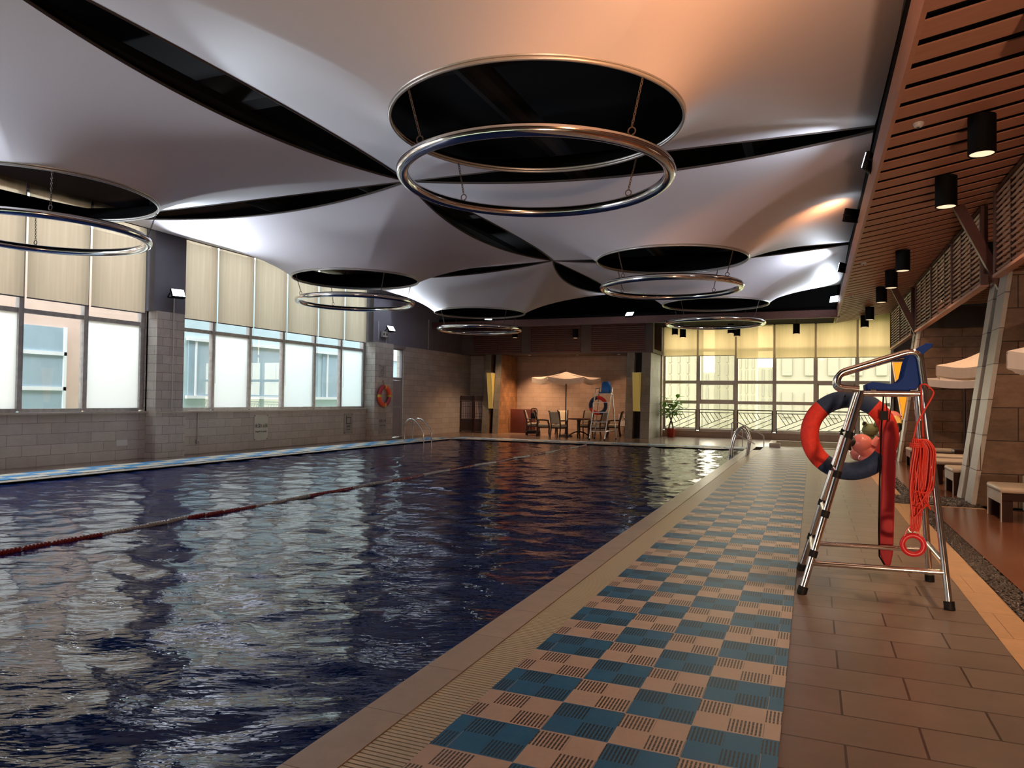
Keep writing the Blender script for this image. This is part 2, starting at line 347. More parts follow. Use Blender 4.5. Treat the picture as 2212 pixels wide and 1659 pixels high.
def boxuv(me):
    n = len(me.polygons)
    if not n: return
    nr = np.empty(n * 3); me.polygons.foreach_get('normal', nr); nr = np.abs(nr.reshape(-1, 3))
    ls = np.empty(n, int); lt = np.empty(n, int); me.polygons.foreach_get('loop_start', ls); me.polygons.foreach_get('loop_total', lt)
    co_ = np.empty(len(me.vertices) * 3); me.vertices.foreach_get('co', co_); co_ = co_.reshape(-1, 3)
    vi = np.empty(len(me.loops), int); me.loops.foreach_get('vertex_index', vi)
    ax = np.repeat(nr.argmax(1), lt); p = co_[vi]; uv = np.where((ax == 0)[:, None], p[:, [1, 2]], np.where((ax == 1)[:, None], p[:, [0, 2]], p[:, [0, 1]]))
    l = me.uv_layers.new(name='UVMap'); l.data.foreach_set('uv', uv.astype(np.float32).ravel())

def arc(pts, rad, n=6):
    """polyline with rounded corners"""
    P = [Vector(p) for p in pts]; out = [P[0]]
    for i in range(1, len(P) - 1):
        a, b, c = P[i - 1], P[i], P[i + 1]; r = min(rad, (a - b).length * .49, (c - b).length * .49)
        p, q = b + (a - b).normalized() * r, b + (c - b).normalized() * r
        for k in range(n + 1): t = k / n; out.append(p * (1 - t) ** 2 + b * 2 * t * (1 - t) + q * t * t)
    out.append(P[-1]); return out

def tag(o, label=None, cat=None, group=None, kind=None):
    if label: o['label'] = label
    if cat: o['category'] = cat
    if group: o['group'] = group
    if kind: o['kind'] = kind
    return o
def thing(name, label, cat, loc=(0, 0, 0), rz=0, group=None):
    o = bpy.data.objects.new(name, None); COL.objects.link(o); o.location = loc; o.rotation_euler = (0, 0, rz); o.empty_display_size = .1
    return tag(o, label, cat, group)
def struct(name, mb, m, parent=None, smooth=False, label=None):
    o = mb.build(name, m, parent, smooth); o['kind'] = 'structure'
    if label: o['label'] = label
    return o
def dup(root, loc, rz=None, label=None, scale=None):
    def cp(o, par):
        c = o.copy(); COL.objects.link(c); c.parent = par
        for ch in o.children: cp(ch, c)
        return c
    r = cp(root, None); r.location = loc
    if rz is not None: r.rotation_euler = (0, 0, rz)
    if label: r['label'] = label
    if scale: r.scale = scale
    return r


# ------------------------------------------------------------------ the pool and the deck
PX0, PX1, PY0, PY1 = -12.4, -1.99, -1.0, 24.0
def rect(*r):
    b = MB()
    for (x0, y0, x1, y1) in r: b.box(x0, y0, -.25, x1, y1, 0)
    return b
struct('floor', rect((-.75, -2, 1.11, 25.8), (1.11, 12.5, 1.14, 13.4)), 'plank')
struct('floor', rect((-1.5, -2, -.75, 25.8)), 'plank')
struct('floor', rect((PX0 - 2.4, PY1 + .25, -1.77, 31.2), (-1.77, 25.8, -1.5, 31.2), (-1.5, 30.2, 2.2, 31.2)), 'plank_far')
struct('floor', rect((-15.0, -2, PX0 - .25, PY1 + .25)), 'plank_far')
struct('floor', rect((1.11, -2, 1.355, 12.3), (1.11, 13.6, 1.355, 25.8), (1.355, 12.3, 2.3, 12.42), (1.355, 13.5, 2.3, 13.6), (1.11, 12.3, 1.355, 12.5), (1.11, 13.4, 1.355, 13.6)), 'beige')
struct('floor', rect((1.565, -2, 8, 12.3), (1.565, 13.6, 8, 25.8), (2.2, 25.8, 8, 31.2)), 'gloss_floor')
b = MB(); b.box(1.355, -2, -.25, 1.565, 12.3, -.035); b.box(1.355, 13.6, -.25, 1.565, 25.8, -.035); b.box(1.14, 12.42, -.25, 2.3, 13.5, -.035); b.box(2.3, 12.3, -.25, 8, 13.6, -.02)
struct('floor', b, 'rubber')
# coping round the pool, with the gutter grate on the near (right) side
b = MB(); b.box(PX1, -2, -.25, -1.77, 24.25, .004); b.box(PX0 - .25, PY1, -.25, PX1, PY1 + .25, .004); b.box(PX0 - .25, -2, -.25, PX0, PY1, .004)
struct('trim_1', b, 'coping', label='beige stone coping round the pool edge')
b = MB()
y = -.5
while y < 24.0:
    b.box(-1.765, y, -.03, -1.505, y + .022, .0); y += .030
tag(b.build('gutter_grate', 'grate', None, False), 'cream slatted overflow grate between the coping and the checkered mat', 'grate')
b = MB(); b.box(-1.77, -2, -.25, -1.5, 25.8, -.06); struct('floor', b, 'void')
b = MB(); b.box(PX0 - .02, PY0, -1.6, PX0, PY1, -.005); b.box(PX0, PY1, -1.6, PX1, PY1 + .02, -.005); b.box(PX1, PY0, -1.6, PX1 + .02, PY1, -.005); b.box(PX0, PY0, -1.65, PX1, PY1, -1.6); b.box(PX0, PY0 - .02, -1.6, PX1, PY0, -.005)
struct('wall_pool', b, 'pooltile', label='navy mosaic basin of the swimming pool')
# rippled water surface
def water_surface():
    ys = []; yy = PY0
    while yy < PY1: ys.append(yy); yy += .045 if yy < 9 else .07 if yy < 15 else .11
    ys.append(PY1); ys = np.array(ys); xs = np.linspace(PX0, PX1, 190)
    X, Y = np.meshgrid(xs, ys); Z = np.zeros_like(X)
    r = np.random.default_rng(3)
    for i in range(70):
        L = .22 * (5.5 ** r.random()); a = r.normal(1.25, .75); k = 2 * PI / L
        Z += .0019 * (L ** 1.0) * 1.0 * np.sin(k * (X * math.cos(a) + Y * math.sin(a)) + 6.28 * r.random() + .8 * np.sin(.9 * X + r.random() * 6 + .6 * Y))
    nx, ny = len(xs), len(ys)
    me = bpy.data.meshes.new('pool_water'); me.vertices.add(nx * ny); me.vertices.foreach_set('co', np.c_[X.ravel(), Y.ravel(), Z.ravel() - .035].astype(np.float32).ravel())
    i = np.arange((ny - 1) * (nx - 1)); rr, cc = i // (nx - 1), i % (nx - 1); a = rr * nx + cc
    q = np.c_[a, a + 1, a + nx + 1, a + nx].ravel()
    me.loops.add(len(q)); me.loops.foreach_set('vertex_index', q.astype(np.int32)); me.polygons.add(len(i)); me.polygons.foreach_set('loop_start', (np.arange(len(i)) * 4).astype(np.int32))
    me.update(calc_edges=True); me.shade_smooth(); me.materials.append(MT['water'])
    o = bpy.data.objects.new('pool_water', me); COL.objects.link(o); return o
tag(water_surface(), 'rippling dark navy water filling the swimming pool', 'water', kind='stuff')
# kids pool by the end window
b = MB(); b.box(-1.5, 25.8, -.3, 2.2, 26.05, .02); b.box(-1.5, 29.95, -.3, 2.2, 30.2, .02); b.box(-1.5, 26.05, -.3, -1.3, 29.95, .02); b.box(2.0, 26.05, -.3, 2.2, 29.95, .02)
struct('trim_2', b, 'coping', label='low coping round the shallow pool below the end window')
b = MB(); b.box(-1.3, 26.05, -.3, 2.0, 29.95, -.02)
tag(b.build('shallow_pool_water', 'kidwater', None, False), 'shallow still water in the small pool below the end window', 'water', kind='stuff')

# pebbles
def pebbles(name, areas, n, r0, label):
    bm = bmesh.new(); bmesh.ops.create_icosphere(bm, subdivisions=1, radius=1); bm.verts.index_update()
    bv = np.array([v.co[:] for v in bm.verts]); bf = np.array([[v.index for v in f.verts] for f in bm.faces]); bm.free()
    A = np.array([(x1 - x0) * (y1 - y0) for x0, y0, x1, y1 in areas]); which = rng.choice(len(areas), n, p=A / A.sum())
    ar = np.array(areas)[which]; u = rng.random((n, 2)); px = ar[:, 0] + u[:, 0] * (ar[:, 2] - ar[:, 0]); py = ar[:, 1] + u[:, 1] * (ar[:, 3] - ar[:, 1])
    sc = r0 * (.7 + .6 * rng.random((n, 3))) * np.array([1.35, .9, .6]); th = rng.random(n) * 2 * PI; tl = rng.normal(0, .7, n)
    v = bv[None] * sc[:, None]; c, s_ = np.cos(tl)[:, None], np.sin(tl)[:, None]
    x, z = v[..., 0] * c - v[..., 2] * s_, v[..., 0] * s_ + v[..., 2] * c; c, s_ = np.cos(th)[:, None], np.sin(th)[:, None]
    X = x * c - v[..., 1] * s_ + px[:, None]; Y = x * s_ + v[..., 1] * c + py[:, None]; Z = z - .022 + r0 * .8
    V_ = np.stack([X, Y, Z], -1).reshape(-1, 3); F = (bf[None] + (np.arange(n) * len(bv))[:, None, None]).reshape(-1, 3)
    me = bpy.data.meshes.new(name); me.vertices.add(len(V_)); me.vertices.foreach_set('co', V_.astype(np.float32).ravel())
    me.loops.add(F.size); me.loops.foreach_set('vertex_index', F.ravel().astype(np.int32)); me.polygons.add(len(F)); me.polygons.foreach_set('loop_start', (np.arange(len(F)) * 3).astype(np.int32))
    me.update(calc_edges=True); me.shade_smooth(); me.materials.append(MT['pebble']); o = bpy.data.objects.new(name, me); COL.objects.link(o)
    return tag(o, label, 'pebbles', kind='stuff')
pebbles('pebble_strip', [(1.37, 2.4, 1.55, 12.3)], 5400, .017, 'dark pebbles filling the narrow strip beside the honey stone border')
pebbles('pebble_strip', [(1.15, 12.44, 2.28, 13.48)], 1800, .026, 'dark pebbles in the crossing band at the foot of the light edged pier')
pebbles('pebble_strip', [(1.37, 13.62, 1.55, 21)], 900, .03, 'dark pebbles in the far strip beyond the crossing pebble band')

# mats
def matobj(x0, y0, x1, y1, m, label):
    b = MB(); b.box(0, 0, 0, x1 - x0, y1 - y0, .012)
    o = b.build('anti_slip_mat', m, None, False); o.location = (x0, y0, .002); return tag(o, label, 'mat')
# near mat: u measured so that the seams fall at -1.44, -1.13, -.82, -.51, -.2
b = MB(); b.box(-1.52 + 1.44 + .31, 0, 0, -.13 + 1.44 + .31, 26, .012)
# per-face uv from position: keep the local frame so that the seams land right
o = b.build('anti_slip_mat', 'mat', None, False); o.location = (-1.75, -.15, .002)
tag(o, 'long perforated mat of blue and tan checks beside the near pool edge', 'mat')
matobj(-13.55, -1, -12.67, 24.3, 'matpale', 'sky blue and cream checkered mat along the far left pool edge')
matobj(-12.6, 24.32, -2.0, 25.25, 'matpalex', 'sky blue and cream checkered mat across the far end of the pool')

# ------------------------------------------------------------------ walls
WX = -14.55; TOP = 7.4
def lw(*r, m='stone_grey', name='wall_left', x0=WX - .3, x1=WX):
    b = MB()
    for (y0, z0, y1, z1) in r: b.box(x0, y0, z0, x1, y1, z1)
    return struct(name, b, m)
lw((-2, 0, 22.95, 1.06), (24.1, 0, 31.3, 3.47), (22.8, 0, 23.0, 3.47))
lw((-2, 5.6, 31.3, TOP), (22.8, 3.47, 31.3, 5.6), m='darkgrey')
b = MB(); b.box(WX - .05, 12.5, 1.06, -14.26, 13.3, 3.47); b.box(WX - .05, 12.48, 0, -14.22, 13.34, 1.06); b.box(WX - .3, 12.5, 1.06, WX, 13.5, 3.47)
struct('wall_left', b, 'stone_pil')
b = MB(); b.box(WX - .3, 21.6, 0, -14.2, 22.8, 3.45); struct('wall_left', b, 'stone_pil')
b = MB(); b.box(WX - .3, 12.45, 3.47, -14.32, 13.36, TOP); b.box(WX - .3, 21.58, 3.45, -14.28, 22.75, TOP); struct('wall_left', b, 'darkgrey')
b = MB(); b.box(-14.24, 12.46, 1.06, -14.18, 13.36, 1.09); struct('trim_3', b, 'coping')
# window sills
b = MB(); b.box(WX - .3, -2, 1.06, WX + .07, 12.5, 1.10); b.box(WX - .3, 13.3, 1.06, WX + .07, 21.66, 1.10); struct('trim_4', b, 'coping')
# back walls
b = MB(); b.box(-15, 30.9, 0, -5.95, 31.2, 3.47); struct('wall_back', b, 'stone_alcove')
b = MB(); b.box(-15, 30.9, 3.6, -5.98, 31.2, 5.2); struct('wall_back', b, 'greybrown')
b = MB(); b.box(-14.6, 30.0, 0, -12.9, 30.3, 3.45); struct('wall_back', b, 'stone_grey')
b = MB(); b.box(-14.6, 29.0, 3.45, -5.95, 29.25, 4.75); struct('wall_back', b, 'browngrey')
b = MB(); b.box(-14.6, 29.25, 3.45, -5.95, 31.2, 3.6); struct('ceiling', b, 'browngrey', label='low ceiling over the alcove')
b = MB(); b.box(-6.1, 31.2, 0, 8, 31.6, .26); struct('wall_back', b, 'beige' if False else 'stone_alcove')
b = MB(); b.box(2.8, 31.15, .26, 8, 31.4, 5.2); struct('wall_back', b, 'greybrown')
b = MB(); b.box(-6.2, 31.15, 0, -5.98, 31.5, 5.2); struct('wall_back', b, 'greybrown')
b = MB(); b.box(-15, 31.6, 4.75, 8, 31.8, TOP + .2); b.box(-15, 26.9, 4.66, .72, 31.7, 4.80); struct('wall_back', b, 'void')
b = MB(); b.box(7.0, -2.5, 0, 7.2, 31.3, 5.2); struct('wall_right', b, 'greybrown')
b = MB(); b.box(-15.2, -2.6, 0, 7.2, -2.4, TOP); struct('wall_front', b, 'greybrown')
b = MB(); b.box(-15.2, -3, TOP, 8, 31.8, TOP + .2); struct('ceiling', b, 'void', label='black soffit above the fabric canopies')
b = MB(); b.box(.78, -3, 5.25, 8, 31.8, 5.35); b.box(.78, -3, 4.9, .86, 28.5, TOP); struct('ceiling', b, 'void')
b = MB(); b.box(-14.55, 26.3, 4.36, .8, 26.45, 4.62); struct('trim_5', b, 'redbrown', label='red brown fascia beam across the far end')
b = MB()
for y0 in (1.5, 9.2, 17.0, 24.0): b.bar((-15, y0, 6.5), (.7, y0, 6.5), .35, .5)
for x0 in (-12.2, -9.0, -4.5, -1.0): b.tube([(x0, -2, 6.2), (x0, 31, 6.2)], .22, 12)
struct('ceiling', b, 'duct', label='dark roof beams and ducts above the canopies')

# louvre panels over the alcove
def louvre(x0, x1, label):
    t = thing('louvre_panel', label, 'louvre', (x0, 28.98, 3.49), group=None)
    f = MB(); z0, z1, y0 = 3.49, 4.62, 28.98; xm = (x0 + x1) / 2
    f.box(x0, y0 - .02, z0, x1, y0 + .015, z0 + .04); f.box(x0, y0 - .02, z1 - .04, x1, y0 + .015, z1)
    for x in (x0, xm - .015, x1 - .03): f.box(x, y0 - .02, z0, x + .03, y0 + .015, z1)
    f.build('frame', 'redbrown', t, False)
    s_ = MB(); z = z0 + .06
    while z < z1 - .05: s_.bar((x0 + .02, y0 - .01, z), (x1 - .02, y0 - .01, z), .05, .012, (0, -.9, 1)); z += .083
    s_.build('slats', 'louvre_red', t, False)
louvre(-13.9, -11.65, 'dark red slatted louvre panel above the folding screen')
louvre(-11.22, -8.98, 'dark red slatted louvre panel above the umbrella')
louvre(-8.53, -6.28, 'dark red slatted louvre panel above the far lifeguard chair')

# ------------------------------------------------------------------ windows
def glazing(name, horiz, a_list, z_list, pos, kinds, mframe, mglass, wv=.10, wh=.09, depth=.12, label=None, casement=()):
    """horiz: fn(a, d, z)->xyz. a_list = mullion centres, z_list = transom centres"""
    f = MB(); a0, a1, z0, z1 = a_list[0], a_list[-1], z_list[0], z_list[-1]
    def bx(aa, ab, za, zb, d0, d1):
        p, q = horiz(aa, d0, za), horiz(ab, d1, zb)
        f.box(min(p[0], q[0]), min(p[1], q[1]), za, max(p[0], q[0]), max(p[1], q[1]), zb)
    for a in a_list: bx(a - wv / 2, a + wv / 2, z0, z1, -depth / 2, depth / 2)
    for i, a in enumerate(a_list[:-1]):
        for z in z_list: bx(a + wv / 2, a_list[i + 1] - wv / 2, z - wh / 2, z + wh / 2, -depth / 2 + .02, depth / 2 - .02)
    for (i, j) in casement:
        x0_, x1_, za, zb = a_list[i] + wv / 2, a_list[i + 1] - wv / 2, z_list[j] + wh / 2, z_list[j + 1] - wh / 2
        for (p, q, r, t_) in ((x0_, x0_ + .05, za, zb), (x1_ - .05, x1_, za, zb), (x0_, x1_, za, za + .05), (x0_, x1_, zb - .05, zb)): bx(p, q, r, t_, -.03, .05)
    root = struct(name, f, mframe, label=label)
    for i in range(len(a_list) - 1):
        for j in range(len(z_list) - 1):
            m = kinds(i, j)
            if not m: continue
            g = MB(); p, q = horiz(a_list[i], -.004, 0), horiz(a_list[i + 1], .004, 0)
            g.box(min(p[0], q[0]), min(p[1], q[1]), z_list[j], max(p[0], q[0]), max(p[1], q[1]), z_list[j + 1])
            o = g.build('frosted_pane' if m == 'frost' else 'glass_pane', m, root, False)
            if m == 'frost': o['label'] = 'frosted white pane'
    return root
hx = lambda a, d, z: (WX - .14 + d, a, z)
glazing('window_1', hx, [3.9, 5.35, 6.77, 8.18, 9.58, 10.98, 12.42], [1.13, 3.15, 5.6], 0, lambda i, j: 'frost' if (j == 0 and i % 2 == 1) else 'glass', 'alu', 'glass', label='left window bay with three tall panes nearest the camera')
glazing('window_2', hx, [13.42, 14.62, 15.97, 17.36, 18.84, 20.23, 21.55], [1.13, 3.15, 5.6], 0, lambda i, j: 'frost' if (j == 0 and i % 2 == 1) else 'glass', 'alu', 'glass', label='left window bay with six tall panes between the two stone pilasters')
hy = lambda a, d, z: (a, 31.42 - d, z)
BX = [-5.95, -4.5, -2.96, -1.46, .08, 1.58, 2.78]
glazing('window_3', hy, BX, [.30, 1.475, 2.325, 3.68, 5.2], 0, lambda i, j: 'glass_back', 'alu_back', 'glass_back', wv=.15, wh=.13, depth=.2, casement=[(1, 1), (4, 1)], label='wide end window with a grid of warm tinted panes')
b = MB(); b.box(2.72, 31.0, .26, 2.82, 31.3, 4.9); struct('trim_6', b, 'whitepaint', label='white strip at the right of the end window')

# roller blinds
def blind(axis, a0, a1, zb, zt, pos, m, label, group):
    t = thing('roller_blind', label, 'blind', ((pos, (a0 + a1) / 2, zb) if axis == 'x' else ((a0 + a1) / 2, pos, zb)), group=group)
    g = MB(); N = 14; vs = []; 
    for z in (zb, (zb + zt) / 2, zt):
        for k in range(N + 1):
            a = a0 + (a1 - a0) * k / N; d = .008 * math.sin(k * 1.3 + a0 * 5) * (1 if z > zb else .5)
            vs.append((pos + d, a, z) if axis == 'x' else (a, pos + d, z))
    fs = [(r * (N + 1) + k, r * (N + 1) + k + 1, (r + 1) * (N + 1) + k + 1, (r + 1) * (N + 1) + k) for r in range(2) for k in range(N)]
    g.add(vs, fs); g.build('fabric', m, t)
    h = MB(); p, q = ((pos, a0, zb), (pos, a1, zb)) if axis == 'x' else ((a0, pos, zb), (a1, pos, zb))
    h.tube([p, q], .014, 8); h.build('hem_bar', 'darkgrey' if axis == 'x' else 'alu_back', t)
    c = MB(); e = (pos + .03, a1 - .03) if axis == 'x' else None
    if axis == 'x': c.tube([(pos + .02, a1 - .02, zt), (pos + .02, a1 - .02, zb - 1.6)], .004, 5); c.build('pull_cord', 'darkgrey', t)
ordn = ['nearest the camera', 'second from the camera', 'third from the camera', 'fourth from the camera', 'fifth from the camera', 'farthest from the camera']
b1 = [5.35, 6.77, 8.18, 9.58, 10.98, 12.42]
for i in range(2, 5): blind('x', b1[i] + .03, b1[i + 1] - .03, 3.40, 5.7, WX + .02, 'blind', 'beige roller blind in the left bay with three panes, ' + ['at the picture edge', 'in the middle', 'beside the first stone pilaster'][i - 2], 'blinds of the nearest window bay')
b2 = [13.42, 14.62, 15.97, 17.36, 18.84, 20.23, 21.55]
for i in range(6): blind('x', b2[i] + .03, b2[i + 1] - .03, 3.41, 5.7, WX + .02, 'blind', 'beige roller blind between the two stone pilasters, ' + ordn[i], 'blinds between the pilasters')
for i in range(6): blind('y', BX[i] + .04, BX[i + 1] - .04, [3.42, 3.42, 3.30, 3.30, 3.30, 3.30][i], 5.0, 31.1, 'blind_back', 'yellow cream roller blind of the end window, ' + ['leftmost', 'second from the left', 'third from the left', 'third from the right', 'second from the right', 'rightmost'][i], 'blinds of the end window')

# door on the left wall
d = MB(); d.box(-14.66, 23.0, 0, -14.56, 23.07, 3.36); d.box(-14.66, 23.98, 0, -14.56, 24.05, 3.36); d.box(-14.66, 23.0, 3.30, -14.56, 24.05, 3.36); d.box(-14.66, 23.0, 2.16, -14.56, 24.05, 2.26); d.box(-14.72, 22.95, 3.36, -14.5, 24.15, 3.47)
dr = struct('door_1', d, 'doorgrey', label='narrow grey door with a bright window above it')
d = MB(); d.box(-14.63, 23.09, .02, -14.58, 23.96, 2.15); d.build('door_leaf', 'doorgrey', dr, False)
d = MB(); d.box(-14.585, 23.10, 1.13, -14.55, 23.95, 1.17); d.build('push_bar', 'alu', dr, False)
d = MB(); d.box(-14.62, 23.07, 2.26, -14.60, 23.98, 3.30); d.build('glass_pane', 'glass', dr, False)
d = MB(); d.box(-14.60, 23.06, 1.15, -14.54, 23.11, 1.30); d.build('door_handle', 'alu', dr, False)

# ------------------------------------------------------------------ fabric canopies
def canopy(x0, x1, y0, y1, label):
    cx, cy = (x0 + x1) / 2, (y0 + y1) / 2; zc, zh, R0 = 5.46, 4.49, 1.57; hx_, hy_ = (x1 - x0) / 2, (y1 - y0) / 2
    t = thing('fabric_canopy', label, 'canopy', (cx, cy, zh), group='tensioned fabric canopies under the black soffit')
    E = []; per = 36
    crn = [(x1, y0), (x1, y1), (x0, y1), (x0, y0)]
    for k in range(4):
        a, c = Vector(crn[k]), Vector(crn[(k + 1) % 4]); n = (Vector((cx, cy)) - (a + c) / 2).normalized()
        for i in range(per):
            s_ = i / per; q = 4 * s_ * (1 - s_); p = a * (1 - s_) + c * s_ + n * (.50 * q); E.append((p.x, p.y, zc - .18 * q))
    n = len(E); rings = 30; vs = []; kk = 3.2
    for j in range(rings + 1):
        s_ = j / rings; g = math.log(1 + kk * s_) / math.log(1 + kk)
        for (x, y, z) in E:
            a = math.atan2(y - cy, x - cx); ix, iy = cx + R0 * math.cos(a), cy + R0 * math.sin(a)
            vs.append((ix + (x - ix) * s_, iy + (y - iy) * s_, zh + (z - zh) * g))
    fs = [(j * n + k, j * n + (k + 1) % n, (j + 1) * n + (k + 1) % n, (j + 1) * n + k) for j in range(rings) for k in range(n)]
    b = MB(); b.add(vs, fs); mo = b.build('membrane', 'membrane', t, True, 180)
    if sum(p.normal.z for p in mo.data.polygons) > 0: mo.data.flip_normals()
    mo.data.materials.append(MT['void']); sd_ = mo.modifiers.new('liner', 'SOLIDIFY'); sd_.thickness = .012; sd_.offset = -1; sd_.material_offset = 1; sd_.use_rim = False
    b = MB(); b.tube([(cx + R0 * math.cos(a), cy + R0 * math.sin(a), zh - .02) for a in np.linspace(0, 2 * PI, 96, endpoint=False)], .019, 10, closed=True)
    b.tube([(cx + (R0 + .005) * math.cos(a), cy + (R0 + .005) * math.sin(a), zh + .012) for a in np.linspace(0, 2 * PI, 96, endpoint=False)], .015, 8, closed=True)
    b.build('hole_rim', 'rim', t)
    b = MB(); b.tube([(x, y, z) for x, y, z in E], .02, 6, closed=True); b.build('edge_cord', 'dark_edge', t)
    return cx, cy
CXS = [(-6.87, 1.28, 'right'), (-14.6, -6.87, 'left')]; CYS = [(3.2, 11.4), (11.4, 19.4), (19.4, 26.2)]
CY = [7.28, 15.45, 22.85]
ring_spots = []
for (x0, x1, sd) in CXS:
    for k, (y0, y1) in enumerate(CYS):
        cx, cy = canopy(x0, x1, y0, y1, 'pale fabric canopy with a round hole, %s of the %s row' % (['nearest', 'middle', 'farthest'][k], sd))
        ring_spots.append((cx, cy, sd, k))
# hanging steel rings
rt = thing('hanging_ring', 'x', 'ring', (0, 0, 0), group='steel rings hanging under the canopy holes')
b = MB(); b.tube([(1.43 * math.cos(a), 1.43 * math.sin(a), 0) for a in np.linspace(0, 2 * PI, 128, endpoint=False)], .064, 16, closed=True); b.build('ring_tube', 'steel', rt)
def chain_mb(p, q, L=.045):
    b = MB(); p, q = Vector(p), Vector(q); d = (q - p); n = max(3, int(d.length / (L * .72))); d0 = d.normalized(); sd = d0.cross(Vector((.3, .9, .1))).normalized(); up = d0.cross(sd)
    for i in range(n):
        c = p + d * ((i + .5) / n); a = sd if i % 2 else up; P = []
        for k in range(8):
            t_ = 2 * PI * k / 8; P.append(c + d0 * (math.cos(t_) * L * .5) + a * (math.sin(t_) * L * .24))
        b.tube(P, .0042, 5, closed=True)
    return b
for k in range(4):
    a = PI / 4 + k * PI / 2 + .25; c_, s_ = math.cos(a), math.sin(a)
    chain_mb((1.43 * c_, 1.43 * s_, .14), (1.57 * c_, 1.57 * s_, .58)).build('chain', 'dark_edge', rt)
    h = MB(); h.torus((1.43 * c_, 1.43 * s_, .10), .035, .007, 'y', 16, 6); h.build('shackle', 'dark_edge', rt)
first = True
for (cx, cy, sd, k) in ring_spots:
    lab = 'polished steel ring hanging on chains under the %s hole of the %s row' % (['nearest', 'middle', 'farthest'][k], sd)
    if first: rt.location = (cx, cy, 3.9); rt['label'] = lab; first = False
    else: dup(rt, (cx, cy, 3.9), label=lab)

# ------------------------------------------------------------------ slatted wood ceiling on the right
prof = [(.76, 4.40), (1.2, 4.475), (1.7, 4.565), (2.2, 4.66), (2.6, 4.74), (3.2, 4.83), (4.0, 4.90), (5.2, 4.94), (7.1, 4.95)]
b = MB(); y = -2.2
while y < 28.4:
    y1 = y + .305
    poly = [(x, z) for x, z in prof] + [(x, z + .014) for x, z in reversed(prof)]
    for i in range(len(prof) - 1):
        (xa, za), (xb, zb) = prof[i], prof[i + 1]
        b.add([(xa, y, za), (xb, y, zb), (xb, y1, zb), (xa, y1, za), (xa, y, za + .014), (xb, y, zb + .014), (xb, y1, zb + .014), (xa, y1, za + .014)], [(0, 3, 2, 1), (4, 5, 6, 7), (0, 1, 5, 4), (2, 3, 7, 6)])
    y += .442
struct('ceiling', b, 'slatwood', smooth=False, label='warm wooden slat ceiling on the right')
b = MB()
for i in range(len(prof) - 1):
    (xa, za), (xb, zb) = prof[i], prof[i + 1]; b.add([(xa, -2.2, za + .16), (xb, -2.2, zb + .16), (xb, 28.5, zb + .16), (xa, 28.5, za + .16)], [(0, 1, 2, 3)])
struct('ceiling', b, 'void', label='dark backing above the wooden slats')
b = MB(); b.box(.72, -2.2, 4.38, .76, 28.5, 4.78); b.box(.72, 28.42, 4.38, 7.1, 28.48, 5.1) if False else None
struct('trim_7', b, 'slatwood', label='wood edge board of the slat ceiling')

# ------------------------------------------------------------------ stone piers
def pier(fn, bw, slot, H, depth, lean, me, ms, loc, label, tileside=None):
    """fn(a,b,z): a behind the foot of the front face, b along it. b 0..bw, slot (s0,s1)"""
    t = thing('stone_pier', label, 'pier', loc)
    def slab(b0, b1, a0, a1b, a1t, name, m):
        g = MB(); A0b, A0t = a0, a0 + lean
        P = [fn(A0b, b0, 0), fn(a1b, b0, 0), fn(a1b, b1, 0), fn(A0b, b1, 0), fn(A0t, b0, H), fn(a1t, b0, H), fn(a1t, b1, H), fn(A0t, b1, H)]
        g.add(P, [(0, 3, 2, 1), (4, 5, 6, 7), (0, 1, 5, 4), (1, 2, 6, 5), (2, 3, 7, 6), (3, 0, 4, 7)]); g.build(name, m, t, False)
    slab(0, slot[0], .06, depth, depth, 'side_wall', ms); slab(slot[1], bw, .06, depth, depth, 'side_wall', ms)
    slab(slot[0], slot[1], .30, depth, depth, 'slot_back', 'rubber')
    slab(-.012, slot[0], 0, .06, .06 + lean, 'end_facing', me); slab(slot[1], bw + .012, 0, .06, .06 + lean, 'end_facing', me)
    return t
P1 = pier(lambda a, b_, z: (2.18 + a, 12.66 + b_, z), 1.14, (.50, .80), 3.48, 4.8, .47, 'stone_light', 'stone_brown', (2.3, 13.2, 0), 'brown sandstone pier with two light stone edges beside the pebble band')
P2 = pier(lambda a, b_, z: (2.06 + a, 21.3 + b_, z), 1.14, (.42, .72), 3.46, 4.9, .45, 'stone_light', 'stone_brown2', (2.2, 21.9, 0), 'brown sandstone pier behind the near lifeguard chair')
P3 = pier(lambda a, b_, z: (-6.95 + b_, 28.5 + a, z), .95, (.30, .60), 3.44, 2.6, .32, 'stone_end', 'stone_end', (-6.5, 28.7, 0), 'grey green stone pier left of the end window')
P4 = pier(lambda a, b_, z: (-13.35 + b_, 28.7 + a, z), .75, (.28, .50), 3.44, 2.3, .32, 'stone_end', 'stone_side', (-13.0, 28.9, 0), 'stone pier with an orange lit side between the folding screen and the alcove')
def wedge(fn, b0, b1, a_tip, z0, z1, a_top0, a_top1, m, label, loc):
    t = thing('wedge_wall_lamp', label, 'lamp', loc)
    g = MB(); poly = [(a_tip, z0), (a_top1, z1), (a_top0, z1)]
    g.prism([(a, z) for a, z in poly], lambda a, z, b_: fn(a, b_, z), b0 + .012, b1 - .012); g.build('lamp_shade', m, t, False)
    g = MB()
    for bb in (b0 + .004, b1 - .004):
        for p, q in ((poly[0], poly[2]), (poly[2], poly[1])): g.bar(fn(p[0], bb, p[1]), fn(q[0], bb, q[1]), .012, .02)
    g.build('edge_strip', 'whitepaint', t, False)
wedge(lambda a, b_, z: (2.06 + a, 21.3 + b_, z), .42, .72, .13, 1.08, 2.62, -.10, .36, 'orange_shade', 'glowing orange wedge lamp in the slot of the pier behind the near lifeguard chair', (2.1, 21.87, 1.08))
